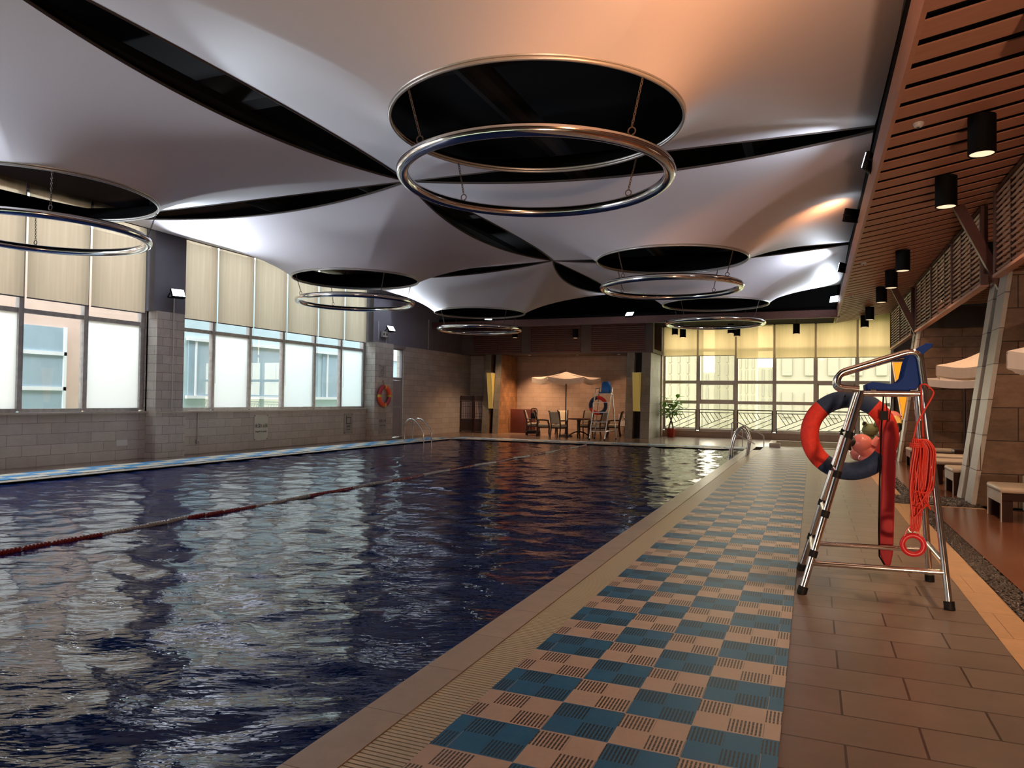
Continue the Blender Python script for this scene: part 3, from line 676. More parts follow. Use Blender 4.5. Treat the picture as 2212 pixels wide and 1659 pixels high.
wedge(lambda a, b_, z: (-6.95 + b_, 28.5 + a, z), .30, .60, .08, 1.08, 2.62, -.10, .26, 'yellow_shade', 'yellow wedge lamp in the slot of the pier left of the end window', (-6.5, 28.6, 1.08))
wedge(lambda a, b_, z: (-13.35 + b_, 28.7 + a, z), .28, .50, .08, 1.08, 2.62, -.16, .26, 'yellow_shade', 'yellow wedge lamp on the pier beside the folding screen', (-13.0, 28.8, 1.08))
# brackets from the pier slots to the slat ceiling
for (x0, yy, lab) in ((2.15, 13.31, 'dark red diagonal strut rising from the nearer pier to the slat ceiling'), (2.0, 21.87, 'dark red diagonal strut rising from the farther pier to the slat ceiling')):
    g = MB(); g.bar((x0 - .03, yy, 4.66), (x0 + .57, yy, 3.34), .10, .15, (1, 0, .4)); tag(g.build('diagonal_strut', 'redbrown', None, False), lab, 'strut')

# lattice screens hanging at x = 2.5
def lattice(y0, y1, nm, label):
    X = 2.5; z0, z1 = 3.43, 4.66; t = thing('lattice_screen', label, 'screen', (X, (y0 + y1) / 2, z0))
    n = nm * 3
    for k in range(nm + 1):
        yy = y0 + (y1 - y0) * k / nm; g = MB(); g.box(X - .05, yy - .045, z0 - .02, X + .05, yy + .045, z1 + .02); g.build('post', 'lattice', t, False)
    for k in range(n + 1):
        if k % 3: yy = y0 + (y1 - y0) * k / n; g = MB(); g.box(X - .03, yy - .02, z0, X + .03, yy + .02, z1); g.build('stile', 'lattice', t, False)
    g = MB(); z = z0 + .06
    while z < z1: g.bar((X - .018, y0, z), (X - .018, y1, z), .032, .012, (.8, 0, 1)); z += .085
    z = z0 + .10
    while z < z1: g.bar((X + .03, y0, z), (X + .03, y1, z), .032, .012, (-.8, 0, 1)); z += .085
    g.build('slats', 'slatwood', t, False)
    g = MB(); g.box(X - .06, y0 - .04, z0 - .045, X + .06, y1 + .04, z0); g.build('bottom_rail', 'slatwood', t, False)
    g = MB(); g.box(X - .04, y0, z1 - .03, X + .04, y1, z1 + .02); g.build('top_rail', 'lattice', t, False)
lattice(4.6, 12.55, 3, 'wood lattice screen at the right picture edge, nearest the camera')
lattice(13.5, 21.5, 3, 'long wood lattice screen between the two sandstone piers')
lattice(22.4, 28.2, 2, 'wood lattice screen beyond the farther sandstone pier')

# ------------------------------------------------------------------ lamps
pl = thing('pendant_lamp', 'x', 'lamp', (0, 0, 0), group='black cylinder pendants')
b = MB(); b.lathe([(.115, .0), (.13, .0), (.13, .40), (.02, .405)], n=32, caps=False); b.lathe([(.02, .40), (.115, .36), (.115, .0)], n=32, caps=False); b.build('shade', 'black_lamp', pl)
b = MB(); b.lathe([(.0, .0), (.112, .0), (.112, .012), (.0, .012)], c=(0, 0, .006), n=32); b.build('lamp_face', 'lamp_face', pl)
b = MB(); b.tube([(0, 0, .40), (0, 0, .76)], .007, 8); b.build('rod', 'black_lamp', pl)
def ceil_z(x):
    for (xa, za), (xb, zb) in zip(prof, prof[1:]):
        if xa <= x <= xb: return za + (zb - za) * (x - xa) / (xb - xa)
    return 4.9
WARM = (1, .63, .38)
lampfirst = [True]
def pendant(x, y, z, label, power, sc=1.0, spot=True):
    if lampfirst[0]: o = pl; o.location = (x, y, z); o['label'] = label; o.scale = (sc,) * 3; lampfirst[0] = False
    else: o = dup(pl, (x, y, z), label=label, scale=(sc,) * 3)
    if spot: light('SPOT', 'lamp_light', (x, y, z - .02), (x, y, 0), power, WARM, None, spot_size=2.1, spot_blend=.6, shadow_soft_size=.09)
PN = [(8.84, 'biggest black pendant lamp, nearest in the row below the slat ceiling'), (11.05, 'second black pendant lamp in the row below the slat ceiling'), (16.1, 'third black pendant lamp in the row below the slat ceiling'),
      (18.4, 'fourth black pendant lamp in the row below the slat ceiling'), (20.95, 'fifth black pendant lamp in the row below the slat ceiling'), (25.2, 'sixth black pendant lamp in the row below the slat ceiling'), (27.6, 'last black pendant lamp of the row, before the end window')]
for y, lab in PN: pendant(1.62, y, 4.13, lab, 120)
for y, w_ in ((2.0, 'right above the camera'), (4.3, 'a little ahead of the camera'), (6.5, 'just above the top edge of the picture')): pendant(1.62, y, 4.13, 'black pendant lamp out of the picture, ' + w_, {2.0: 6, 4.3: 25, 6.5: 180}[y])
pendant(3.35, 17.4, 4.43, 'black pendant lamp half hidden behind the diagonal strut of the nearer pier', 170)
pendant(3.35, 7.5, 4.43, 'black pendant lamp behind the nearest lattice screen', 220)
pendant(4.6, 10.2, 4.45, 'black pendant lamp over the nearest lounger', 130)
pendant(4.6, 14.8, 4.45, 'black pendant lamp over the loungers between the piers', 200)
pendant(4.6, 19.3, 4.45, 'black pendant lamp over the far canvas umbrella', 180)
pendant(3.3, 23.5, 4.43, 'black pendant lamp above the top of the farther pier', 60)
for x, z, lab in ((-5.05, 4.12, 'leftmost of the small black pendants before the end window'), (-4.74, 4.01, 'small black pendant before the end window, second from the left'), (-2.93, 4.13, 'small black pendant of the middle pair before the end window, higher one'),
               (-2.70, 4.02, 'small black pendant of the middle pair before the end window, lower one'), (-.59, 4.06, 'lone small black pendant before the right half of the end window')):
    pendant(x, 28.8, z, lab, 22, .92, spot=(x > -1 or x in (-5.05, -2.70)))
pendant(-11.5, 27.9, 4.06, 'small lit pendant lamp before the louvre panels, on the left', 420, .9)
pendant(-8.87, 27.9, 3.99, 'small pendant lamp before the louvre panel above the umbrella', 150, .9)

def floodlight(loc, target, power, color, label, lsize=.28):
    t = thing('floodlight', label, 'floodlight', loc); d = (Vector(target) - Vector(loc)).normalized(); R = d.to_track_quat('Z', 'Y').to_matrix()
    def tr(m_):
        m_.v = [tuple(R @ Vector(v) + Vector(loc)) for v in m_.v]; return m_
    g = MB(); g.bbox(-.16, -.12, -.07, .16, .12, -.005, .015); tr(g).build('housing', 'black_lamp', t)
    g = MB(); g.box(-.14, -.10, -.004, .14, .10, .004); tr(g).build('glass_face', 'flood_face', t, False)
    g = MB(); g.bar((-.18, 0, -.04), (-.18, 0, -.2), .02, .02); g.bar((.18, 0, -.04), (.18, 0, -.2), .02, .02); g.bar((-.18, 0, -.2), (.18, 0, -.2), .02, .02); tr(g).build('bracket', 'black_lamp', t, False)
    l = light('AREA', 'floodlight_beam', Vector(loc) + d * .03, target, power, color, None, shape='RECTANGLE', size=lsize, size_y=lsize * .7)
    l.data.spread = 1.5
    return t
COOL = (.80, .90, 1.0)
floodlight((-14.0, 12.85, 3.93), (-10.5, 11.5, 6.4), 60, COOL, 'lit floodlight high on the nearer stone pilaster')
floodlight((-14.0, 22.3, 3.98), (-10.5, 21.5, 6.6), 70, COOL, 'lit floodlight on the pilaster above the life ring')
floodlight((.66, 10.94, 4.80), (-4.2, 12.5, 6.2), 8, COOL, 'small lit floodlight on the edge of the slat ceiling')
floodlight((.62, 19.6, 4.86), (-3.2, 21.5, 5.9), 20, COOL, 'floodlight tucked behind the edge board of the slat ceiling')
floodlight((.60, 25.3, 4.84), (-3.0, 20.5, 6.4), 70, COOL, 'floodlight at the far end of the edge board')
floodlight((-6.28, 26.30, 4.70), (-6.8, 24.0, 7.4), 12, COOL, 'lit floodlight on the red brown beam over the alcove')
floodlight((-12.0, 26.30, 4.72), (-11.0, 24.0, 7.4), 15, COOL, 'floodlight on the red brown beam at the left wall')
# warm floodlights on the edge board, and a cool one on the left wall
floodlight((.60, 3.4, 4.84), (-2.2, 8.5, 6.6), 90, (1, .42, .16), 'unseen warm floodlight added on the edge board above the camera')  # unseen lamp, added for the orange glow on the nearest canopy
floodlight((.60, 14.2, 4.86), (-1.6, 17.0, 6.0), 9, (1, .42, .16), 'warm floodlight behind the edge board near the middle canopy')
floodlight((-14.1, 2.6, 2.6), (-10.8, 6.5, 6.0), 230, COOL, 'unseen fill floodlight added on the left wall near the camera', lsize=1.1)  # added out of view as fill to brighten the near left canopy
UL = thing('warm_fill_light', 'unseen warm fill light added behind the camera, out of the picture', 'lamp', (1.7, -1.2, 0))  # invented fixture behind the camera, added to warm the slat ceiling
b = MB(); b.lathe([(.30, 0), (.30, .10), (.27, .14), (.27, .12), (.0, .12)], c=(1.7, -1.2, 0), n=24); b.build('housing', 'black_lamp', UL)
light('AREA', 'warm_fill_beam', (1.7, -1.2, .16), (1.5, 6.0, 4.6), 480, (1, .60, .38), None, shape='DISK', size=.5)

# ------------------------------------------------------------------ lifeguard chair near the camera
L = thing('lifeguard_chair', 'tall steel lifeguard chair with a blue plastic seat, the large one on the near deck', 'lifeguard chair', (.42, 6.6, 0))
def leg(p, q, nm='leg'):
    b = MB(); b.tube([p, q], .025, 14); o = b.build(nm, 'steel', L)
    b = MB(); d = (Vector(q) - Vector(p)).normalized(); b.tube([Vector(p) - d * .0, Vector(p) + d * .06], .037, 14); b.build('rubber_foot', 'rubber', o); return o
FN, FF, RN, RF = (-.08, 6.17, 0), (-.10, 7.03, 0), (.93, 6.17, 0), (.92, 7.08, 0)
FNt, FFt = (.36, 6.42, 1.60), (.345, 6.86, 1.60)
leg(FN, FNt); leg(FF, FFt)
for (R0, ft, yy) in ((RN, FNt, 6.42), (RF, FFt, 6.86)):
    up = (.795, yy, 1.62); leg(R0, up)
    # arm tube: from the front foot top forward, round, up and back down into the rear leg
    P = arc([(ft[0] - .02, yy, 1.615), (.17, yy, 1.63), (.19, yy, 1.745), (.76, yy, 1.935), (.80, yy, 1.60), (.825, yy - (yy - R0[1]) * .14, 1.37)], .11, 8)
    b = MB(); b.tube(P, .027, 14); b.build('arm_rail', 'steel', L)
b = MB(); b.tube([(FNt[0], FNt[1], 1.585), (.80, 6.42, 1.585)], .024, 12); b.build('seat_rail', 'steel', L)
b = MB(); b.tube([(FFt[0], FFt[1], 1.585), (.80, 6.86, 1.585)], .024, 12); b.build('seat_rail', 'steel', L)
def lerp(p, q, t): return tuple(p[i] + (q[i] - p[i]) * t for i in range(3))
b = MB(); b.tube([lerp(FN, FNt, .15), lerp(RN, (.795, 6.42, 1.62), .16)], .021, 12); b.build('stretcher', 'steel', L)
b = MB(); b.tube([lerp(FF, FFt, .16), lerp(RF, (.795, 6.86, 1.62), .165)], .021, 12); b.build('stretcher', 'steel', L)
b = MB(); b.tube([lerp(RN, (.795, 6.42, 1.62), .205), lerp(RF, (.795, 6.86, 1.62), .205)], .021, 12); b.build('stretcher', 'steel', L)
for t_ in (.195, .39, .585, .78):
    p, q = lerp(FN, FNt, t_), lerp(FF, FFt, t_); b = MB(); b.tube([p, q], .020, 12); st = b.build('step', 'steel', L)
    for c_ in (p, q):
        b = MB(); d = (Vector(FNt) - Vector(FN)).normalized(); b.tube([Vector(c_) - d * .028, Vector(c_) + d * .028], .031, 12); b.build('clamp', 'rubber', st)
b = MB()
for x in (.44, .72): b.box(x - .02, 6.41, 1.600, x + .02, 6.87, 1.612)
b.build('seat_bracket', 'steel', L, False)
# moulded seat: a profile swept across with turned-up sides
def shell(prof_, y0, y1, th, m=16):
    n = len(prof_); vs = []
    for j in range(m + 1):
        s_ = j / m; y_ = y0 + (y1 - y0) * s_; lift = .045 * abs(2 * s_ - 1) ** 4
        for i, (x, z) in enumerate(prof_):
            k = i / (n - 1); inn = .10 * abs(2 * s_ - 1) ** 3
            vs.append((x - (inn if k > .5 else 0), y_ + (.5 - s_) * (.10 * max(0, k - .72) * 3), z + (lift if k < .5 else 0) - (.05 * (2 * s_ - 1) ** 4 if k > .9 else 0)))
    fs = [(j * n + i, j * n + i + 1, (j + 1) * n + i + 1, (j + 1) * n + i) for j in range(m) for i in range(n - 1)]
    return vs, fs
sp = [(v.x, v.z) for v in arc([(.395, 0, 1.625), (.40, 0, 1.665), (.50, 0, 1.652), (.66, 0, 1.650), (.745, 0, 1.82), (.76, 0, 1.90), (.86, 0, 1.985)], .085, 7)]
SP = [(.39, 1.607), (.385, 1.655), (.42, 1.674), (.55, 1.656), (.62, 1.668), (.658, 1.71), (.685, 1.84), (.715, 1.915), (.82, 1.985), (.865, 1.98), (.862, 1.955), (.80, 1.90), (.797, 1.80), (.785, 1.67), (.74, 1.607)]
b = MB(); SPN = len(SP); YS = [6.445, 6.455, 6.50, 6.56, 6.64, 6.72, 6.78, 6.825, 6.835]; vs = []
for y_ in YS:
    e = abs(y_ - 6.64) / .195; sc_ = 1 - .06 * e ** 8; dip = .03 * (1 - e ** 3)
    for k, (x, z) in enumerate(SP):
        top = 2 <= k <= 7; vs.append((.62 + (x - .62) * sc_ + (dip if 5 <= k <= 7 else 0), y_, 1.76 + (z - 1.76) * (1 - .03 * e ** 8) - (dip * .8 if 2 <= k <= 4 else 0)))
n_ = len(YS); b.add(vs, [(j_ * SPN + i_, j_ * SPN + (i_ + 1) % SPN, (j_ + 1) * SPN + (i_ + 1) % SPN, (j_ + 1) * SPN + i_) for j_ in range(n_ - 1) for i_ in range(SPN)] + [tuple(range(SPN)), tuple((n_ - 1) * SPN + k for k in range(SPN - 1, -1, -1))])
seat = b.build('seat', 'blueplastic', L, True, 50)
b = MB(); b.bbox(.42, 6.46, 1.60, .72, 6.82, 1.64, .01); b.build('seat_underside', 'black', L)

# life ring hung on the chair
def liferingobj(name, c, R, r, axis, mats, label, cat, straps=None, segs=4, a0=0, fracs=None):
    t = thing(name, label, cat, (c[0], c[1], c[2] - R - r))
    fr = fracs or [1 / segs] * segs; a = a0
    for i, f in enumerate(fr):
        b = MB(); b.torus(c, R, r, axis, 28, 18, a, a + 2 * PI * f)
        q = b.build('ring_section', mats[i % len(mats)], t); a += 2 * PI * f
    return t
def deg(x): return x * PI / 180
LR = liferingobj('life_ring', (.295, 7.20, 1.215), .325, .079, 'y', ['navy', 'redcanvas', 'navy', 'redcanvas'], 'navy and red canvas covered life ring hanging on the near lifeguard chair', 'life ring', a0=deg(52), fracs=[80 / 360, 98 / 360, 98 / 360, 84 / 360])
g = MB(); g.tube([(.26, 7.12, 1.56), (.27, 7.16, 1.60), (.28, 7.22, 1.58), (.27, 7.2, 1.52)], .006, 6); g.build('hanging_loop', 'strap', LR)

# rescue tube
RT = thing('rescue_tube', 'long dark red foam rescue tube hanging by black straps under the near lifeguard chair', 'rescue tube', (.6, 7.13, .1))
b = MB(); b.prism([(.575, .10), (.625, .10), (.645, .22), (.668, 1.22), (.645, 1.36), (.595, 1.36), (.565, 1.22), (.533, .22)], lambda a, z, d: (a, d, z), 7.08, 7.17)
o = b.build('foam_body', 'redfoam', RT, True, 30); mm = o.modifiers.new('bev', 'BEVEL'); mm.width = .012; mm.segments = 2
b = MB(); b.bar((.60, 7.10, 1.35), (.575, 7.02, 1.62), .004, .04, (0, 1, 0)); b.build('strap', 'strap', RT, False)
b = MB(); b.bar((.61, 7.10, 1.35), (.63, 6.98, 1.62), .004, .035, (0, 1, 0)); b.build('strap', 'strap', RT, False)
b = MB(); b.tube([(.565, 7.05, 1.60), (.548, 7.06, 1.3), (.535, 7.06, .8), (.530, 7.06, .4), (.535, 7.06, .18), (.575, 7.06, .11)], .007, 6); b.build('tow_line', 'strap', RT)
b = MB(); b.box(.535, 7.04, 1.36, .60, 7.075, 1.44); b.build('buckle', 'rubber', RT, False)

# rope bundle with a red grip ring
RP = thing('rope_bundle', 'coiled bundle of orange red throw rope hanging at the rear of the near lifeguard chair', 'rope', (.76, 6.3, .6))
rr = np.random.default_rng(11); b = MB()
for i in range(74):
    f = i / 73; x0 = .705 + .10 * f; amp = .012 + .05 * rr.random(); zb = .70 + .22 * rr.random() * (1 if i % 3 else .3) - .12 * (1 - f) * rr.random()
    yo = 6.33 + rr.normal(0, .028); wob = rr.normal(0, .005, 4)
    xc = .70 + .135 * rr.random() * (1 if f > .3 else .6)
    P = [(.72 + .03 * rr.random(), 6.33 + rr.normal(0, .012), 1.215), (.70 + .10 * f, yo, 1.245 - .02 * rr.random()), (.715 + .14 * f + wob[0], yo, 1.17), (.69 + .165 * f + wob[1], yo + wob[1], 1.0), (.685 + .155 * f + wob[2], yo + wob[2], .85),
         (xc, yo, zb), (.69 + .10 * rr.random(), yo - .01, zb + .02 if i % 2 else zb + .1)]
    b.tube(arc(P, .07, 4), .0056, 6)
b.build('rope_coils', 'rope', RP)
b = MB()
for k in range(3):
    b.torus((.735, 6.33, 1.20 - k * .012), .045, .007, 'z', 20, 6)
b.build('whipping', 'rope', RP); b = MB()
for i in range(7):
    x = .69 + .02 * i * .8; b.tube(arc([(x, 6.32, .80), (.70 + .01 * i, 6.33, .70), (.69 + .012 * i, 6.31, .60), (.695 + .008 * i, 6.32, .53)], .05, 3), .0055, 6)
b.build('rope_tail', 'rope', RP)
b = MB(); b.tube(arc([(.71, 6.34, 1.22), (.74, 6.36, 1.36), (.845, 6.38, 1.56), (.86, 6.40, 1.60), (.80, 6.38, 1.66), (.765, 6.40, 1.655), (.77, 6.38, 1.60), (.785, 6.385, 1.22)], .03, 4), .006, 6); b.build('hanging_line', 'rope', RP)
b = MB(); b.torus((.705, 6.33, .545), .026, .004, 'y', 16, 6); b.torus((.70, 6.335, .58), .02, .0035, 'x', 16, 6); b.build('metal_clip', 'steel', RP)
GR = thing('grip_ring', 'red plastic grip ring dangling from the throw rope', 'ring', (.71, 6.33, .33))
b = MB(); b.torus((.71, 6.33, .425), .072, .0205, 'y', 40, 14); b.build('ring_body', 'ringred', GR)
b = MB(); b.torus((.71, 6.33, .503), .012, .009, 'x', 14, 8); b.tube(arc([(.645, 6.32, .46), (.66, 6.32, .53), (.70, 6.32, .58), (.75, 6.32, .52), (.77, 6.32, .46)], .03, 4), .005, 6); b.build('cord_eye', 'ringred', GR)

# ------------------------------------------------------------------ far lifeguard chair
F = thing('lifeguard_chair', 'slim steel lifeguard chair with a bright blue seat at the far end of the pool', 'lifeguard chair', (-7.5, 26.9, 0))
A_, B_, C_, D_ = (-7.80, 26.42, 0), (-7.22, 26.42, 0), (-7.02, 27.40, 0), (-7.92, 27.50, 0)
At, Bt, Ct, Dt = (-7.66, 26.72, 1.96), (-7.02, 26.72, 1.98), (-7.13, 27.1, 2.0), (-7.62, 27.15, 2.0)
for p, q in ((A_, At), (B_, Bt), (C_, Ct), (D_, Dt)):
    b = MB(); b.tube([p, q], .021, 10); o = b.build('leg', 'steel', F); b = MB(); b.tube([p, lerp(p, q, .025)], .03, 10); b.build('rubber_foot', 'rubber', o)
for t_ in (.165, .345, .53, .72):
    b = MB(); b.bar(lerp(A_, At, t_), lerp(B_, Bt, t_), .10, .03); b.build('step', 'alu', F, False)
for p, q, t_ in ((B_, C_, .17), (A_, D_, .17), (D_, C_, .17)):
    b = MB(); tops = {A_: At, B_: Bt, C_: Ct, D_: Dt}; b.tube([lerp(p, tops[p], t_), lerp(q, tops[q], t_)], .018, 8); b.build('stretcher', 'steel', F)
b = MB(); b.bar((-7.68, 26.72, 1.745), (-7.04, 26.72, 1.745), .04, .03); b.bar((-7.66, 27.12, 1.745), (-7.1, 27.12, 1.745), .04, .03); b.bar((-7.67, 26.72, 1.745), (-7.65, 27.12, 1.745), .03, .03); b.bar((-7.05, 26.72, 1.745), (-7.11, 27.12, 1.745), .03, .03); b.build('seat_frame', 'alu', F, False)
b = MB(); b.tube([(-7.67, 26.7, 1.93), (-7.66, 27.1, 1.96)], .02, 8); b.build('arm_rail', 'darkwood', F)
sp2 = [(v.x, v.z) for v in arc([(0, 0, 1.80), (.02, 0, 1.77), (.36, 0, 1.77), (.42, 0, 2.22)], .1, 6)]
vs, fs = shell(sp2, -.23, .23, .02)
b = MB(); b.add([(-7.33 + y_, 26.74 + x, z) for x, y_, z in vs], fs); o = b.build('seat', 'bluebright', F, True, 60); md = o.modifiers.new('thick', 'SOLIDIFY'); md.thickness = .02
LR2 = liferingobj('life_ring', (-7.62, 26.95, 1.30), .30, .07, 'y', ['navy', 'redcanvas', 'navy', 'redcanvas'], 'navy and red life ring hanging on the far lifeguard chair', 'life ring', a0=deg(95), fracs=[105 / 360, 85 / 360, 95 / 360, 75 / 360])

# orange life ring on the left pilaster
LR3 = thing('life_ring', 'orange and maroon life ring with yellow tape hanging on the pilaster beside the grey door', 'life ring', (-14.13, 22.11, 1.15))
for k in range(4):
    a = deg(90 + 90 * k); b = MB(); b.torus((-14.12, 22.11, 1.555), .325, .075, 'x', 16, 14, a + .12, a + PI / 2 - .12); b.build('ring_section', ['orangebuoy', 'maroonbuoy', 'orangebuoy', 'maroonbuoy'][(k + 1) % 4], LR3)
    b = MB(); b.torus((-14.12, 22.11, 1.555), .325, .079, 'x', 5, 14, a - .12, a + .12); b.build('tape_band', 'yellowtape', LR3)
b = MB(); b.tube([(-14.17, 22.10, 2.08), (-14.15, 22.09, 1.98), (-14.12, 22.11, 1.95)], .008, 6); b.tube([(-14.2, 22.10, 2.08), (-14.15, 22.10, 2.08)], .012, 6); b.build('hanging_cord', 'rubber', LR3)

# ------------------------------------------------------------------ lane rope
LN = thing('lane_rope', 'lane rope of dark red and pale floats crossing the pool', 'lane rope', (-7.12, 14, 0))
def float_mb():
    b = MB(); pr = []
    for k in range(7):
        z = -.115 + k * .0385; pr += [(.016, z - .016), (.029, z - .010), (.029, z + .010), (.016, z + .016)]
    b.lathe([(.006, -.14)] + pr + [(.006, .14)], n=12, R=Matrix.Rotation(-PI / 2, 3, 'X')); return b
mr, mw = float_mb().mesh('float', 'laneR'), float_mb().mesh('float', 'laneW')
y = 3.4; i = 0
while y < 23.8:
    seg = int((y - 3.4) / 1.15) % 2; fo = bpy.data.objects.new('float', mr if seg else mw); COL.objects.link(fo); fo.parent = LN
    fo.location = (.02 * math.sin(y * 1.7), y - 14, -.026 + .006 * math.sin(y * 3)); y += .292
b = MB(); b.tube([(-7.12 + .02 * math.sin(yy * 1.7), yy, -.02) for yy in np.arange(-.9, 23.98, .3)], .006, 6); b.build('wire', 'rubber', LN)

# ------------------------------------------------------------------ pool ladders and handrail
def ladder(loc, rz, label, hgt=.74, spread=.45, gap=.55):
    t = thing('pool_ladder', label, 'ladder', loc, rz, None)
    return t
def ladder_arch(t, off, P, r=.022):
    b = MB(); b.tube(arc(P, .18, 8), r, 12); b.build('rail', 'steel', t)
T1 = thing('pool_ladder', 'steel pool ladder with two arched rails on the far left pool edge', 'ladder', (-12.6, 21.9, 0))
for yy in (21.75, 22.3): ladder_arch(T1, 0, [(-13.05, yy, 0), (-13.05, yy, .62), (-12.86, yy, .80), (-12.66, yy, .74), (-12.30, yy, .36), (-12.30, yy, -.8)])
for z in (-.25, -.5, -.75):
    b = MB(); b.box(-12.36, 21.76, z - .015, -12.26, 22.29, z + .015); b.build('step', 'steel', T1, False)
T2 = thing('pool_ladder', 'steel pool ladder with tall arched rails at the far right corner of the pool', 'ladder', (-1.95, 21.2, 0))
for yy in (20.95, 21.5): ladder_arch(T2, 0, [(-1.70, yy, 0), (-1.62, yy, .50), (-1.82, yy, .86), (-2.02, yy, .62), (-2.14, yy, .10), (-2.16, yy, -.8)], .03)
for z in (-.25, -.5, -.75):
    b = MB(); b.box(-2.2, 20.96, z - .015, -2.1, 21.49, z + .015); b.build('step', 'steel', T2, False)
HR = thing('stair_handrail', 'thin pale double handrail sloping down before the shallow pool', 'handrail', (-2.1, 26.4, 0))
b = MB(); b.tube(arc([(-2.62, 26.3, 0), (-2.62, 26.3, .80), (-2.42, 26.3, .80), (-1.56, 26.3, .36), (-1.56, 26.3, 0)], .08, 5), .018, 8); b.build('rail', 'whitepaint', HR)
b = MB(); b.tube([(-2.60, 26.3, .46), (-1.85, 26.3, .06)], .014, 8); b.build('rail', 'whitepaint', HR)
b = MB(); b.tube([(-2.26, 26.3, .0), (-2.26, 26.3, .71)], .014, 8); b.build('post', 'whitepaint', HR)
SB = MB(); SB.bbox(-1.35, 25.55, .0, -1.0, 25.72, .16, .02); tag(SB.build('stone_block', 'coping'), 'small stone block on the deck beyond the end of the long mat', 'block')

# railing before the end window
for i in range(6):
    a0, a1 = BX[i] + .08, BX[i + 1] - .08; yy = 31.26; wd = a1 - a0
    t = thing('railing_panel', 'dark metal railing with slanting bars before the end window, ' + ['leftmost bay', 'second bay from the left', 'third bay from the left', 'third bay from the right', 'second bay from the right', 'rightmost bay'][i], 'railing', (a0, yy, .27), group='railing panels of the end window')
    X = lambda u_: a0 + u_ * wd; Z = lambda v_: .40 + v_ * .64
    b = MB(); b.tube([(a0, yy, 1.165), (a1, yy, 1.165)], .022, 8); b.build('top_rail', 'darkwood', t)
    b = MB(); b.tube([(a0, yy, 1.05), (a1, yy, 1.05)], .014, 6); b.build('rail', 'rubber', t)
    b = MB(); b.tube([(a0, yy, .39), (a1, yy, .39)], .014, 6); b.build('rail', 'rubber', t)
    for xx in (a0, a1): b = MB(); b.tube([(xx, yy, .255), (xx, yy, 1.165)], .018, 6); b.build('post', 'rubber', t)
    def slash(u0, v0, u1, v1):
        q = MB(); q.tube([(X(u0), yy, Z(v0)), (X(u1), yy, Z(v1))], .013, 5); q.build('slanting_bar', 'rubber', t)
    slash(0, .02, 1, .95); slash(.28, 0, 1, .66); slash(.58, 0, 1, .38)
    for k in range(5):
        u0 = .04 + .13 * k; du = (1 - .02 - u0 * .93) / (1.0 / .30 + .93) if True else 0
        slash(u0, 1, u0 + du, 1 - du / .30)

# ------------------------------------------------------------------ umbrella, chairs and table in the alcove
def umbrella(name, cx, cy, zr, zp, Rr, val, mat_, label, rot=0.0, sides=8, base=True, pole='darkwood'):
    t = thing(name, label, 'umbrella', (cx, cy, 0))
    P = [(cx + Rr * math.cos(rot + 2 * PI * k / sides), cy + Rr * math.sin(rot + 2 * PI * k / sides)) for k in range(sides)]
    # canopy with sagging panels
    vs = []; n = 6; m = 6; b = MB()
    for k in range(sides):
        A, B = Vector((*P[k], zr)), Vector((*P[(k + 1) % sides], zr)); T = Vector((cx, cy, zp)); vs = []
        for j in range(n + 1):
            f = j / n
            for i in range(m + 1):
                g = i / m; e = A.lerp(B, g); p = T.lerp(e, f); sag = -.09 * math.sin(PI * g) * f * f * (Rr / 1.4) - .06 * math.sin(PI * f)
                inn = .05 * math.sin(PI * g) * f; p = p + (Vector((cx, cy, p.z)) - p) * inn + Vector((0, 0, sag)); vs.append(p)
        b.add(vs, [(j * (m + 1) + i, j * (m + 1) + i + 1, (j + 1) * (m + 1) + i + 1, (j + 1) * (m + 1) + i) for j in range(n) for i in range(m)])
    b.build('canopy', mat_, t, True, 25)
    for k in range(sides):
        A, B = Vector((*P[k], zr)), Vector((*P[(k + 1) % sides], zr)); vs = []; m2 = 14
        for j in range(4):
            for i in range(m2 + 1):
                g = .015 + .97 * i / m2; p = A.lerp(B, g); p = p + (Vector((cx, cy, zr)) - p) * (.05 * math.sin(PI * g)); p.z += -.09 * math.sin(PI * g) * (Rr / 1.4)
                o_ = (p - Vector((cx, cy, p.z))).normalized() * (.012 * math.sin(i * 2.1 + k) * j / 3 + .012); vs.append((p.x + o_.x, p.y + o_.y, p.z - val * j / 3))
        q = MB(); q.add(vs, [(j * (m2 + 1) + i, j * (m2 + 1) + i + 1, (j + 1) * (m2 + 1) + i + 1, (j + 1) * (m2 + 1) + i) for j in range(3) for i in range(m2)]); q.build('valance', mat_, t, True, 60)
    for k in range(sides):
        q = MB(); q.tube([(cx, cy, zp - .08), (P[k][0], P[k][1], zr - .03)], .010, 6); q.build('rib', 'darkwood', t)
    q = MB(); q.tube([(cx, cy, .08), (cx, cy, zp)], .024, 12); q.build('pole', pole, t)
    q = MB(); q.lathe([(.0, 0), (.03, .0), (.035, .03), (.02, .05), (.028, .08), (.0, .12)], c=(cx, cy, zp), n=12); q.build('finial', pole, t)
    q = MB(); q.lathe([(.28, 0), (.28, .05), (.06, .09), (.035, .14), (.035, .22)], c=(cx, cy, 0), n=24); q.build('base', 'darkgrey', t)
    return t
umbrella('patio_umbrella', -9.42, 28.45, 2.42, 2.66, 1.42, .20, 'cream_canvas', 'cream canvas umbrella standing over the chairs in the alcove', rot=.30, sides=6)
umbrella('patio_umbrella', 3.55, 18.5, 2.36, 2.76, 1.15, .22, 'cream_canvas', 'cream umbrella with cut valance, upper one seen between the piers', rot=.35, sides=6)
umbrella('patio_umbrella', 3.45, 21.0 - .2, 2.14, 2.36, 1.18, .17, 'white_canvas', 'lower cream umbrella just below and behind the other between the piers', rot=.5, sides=4)
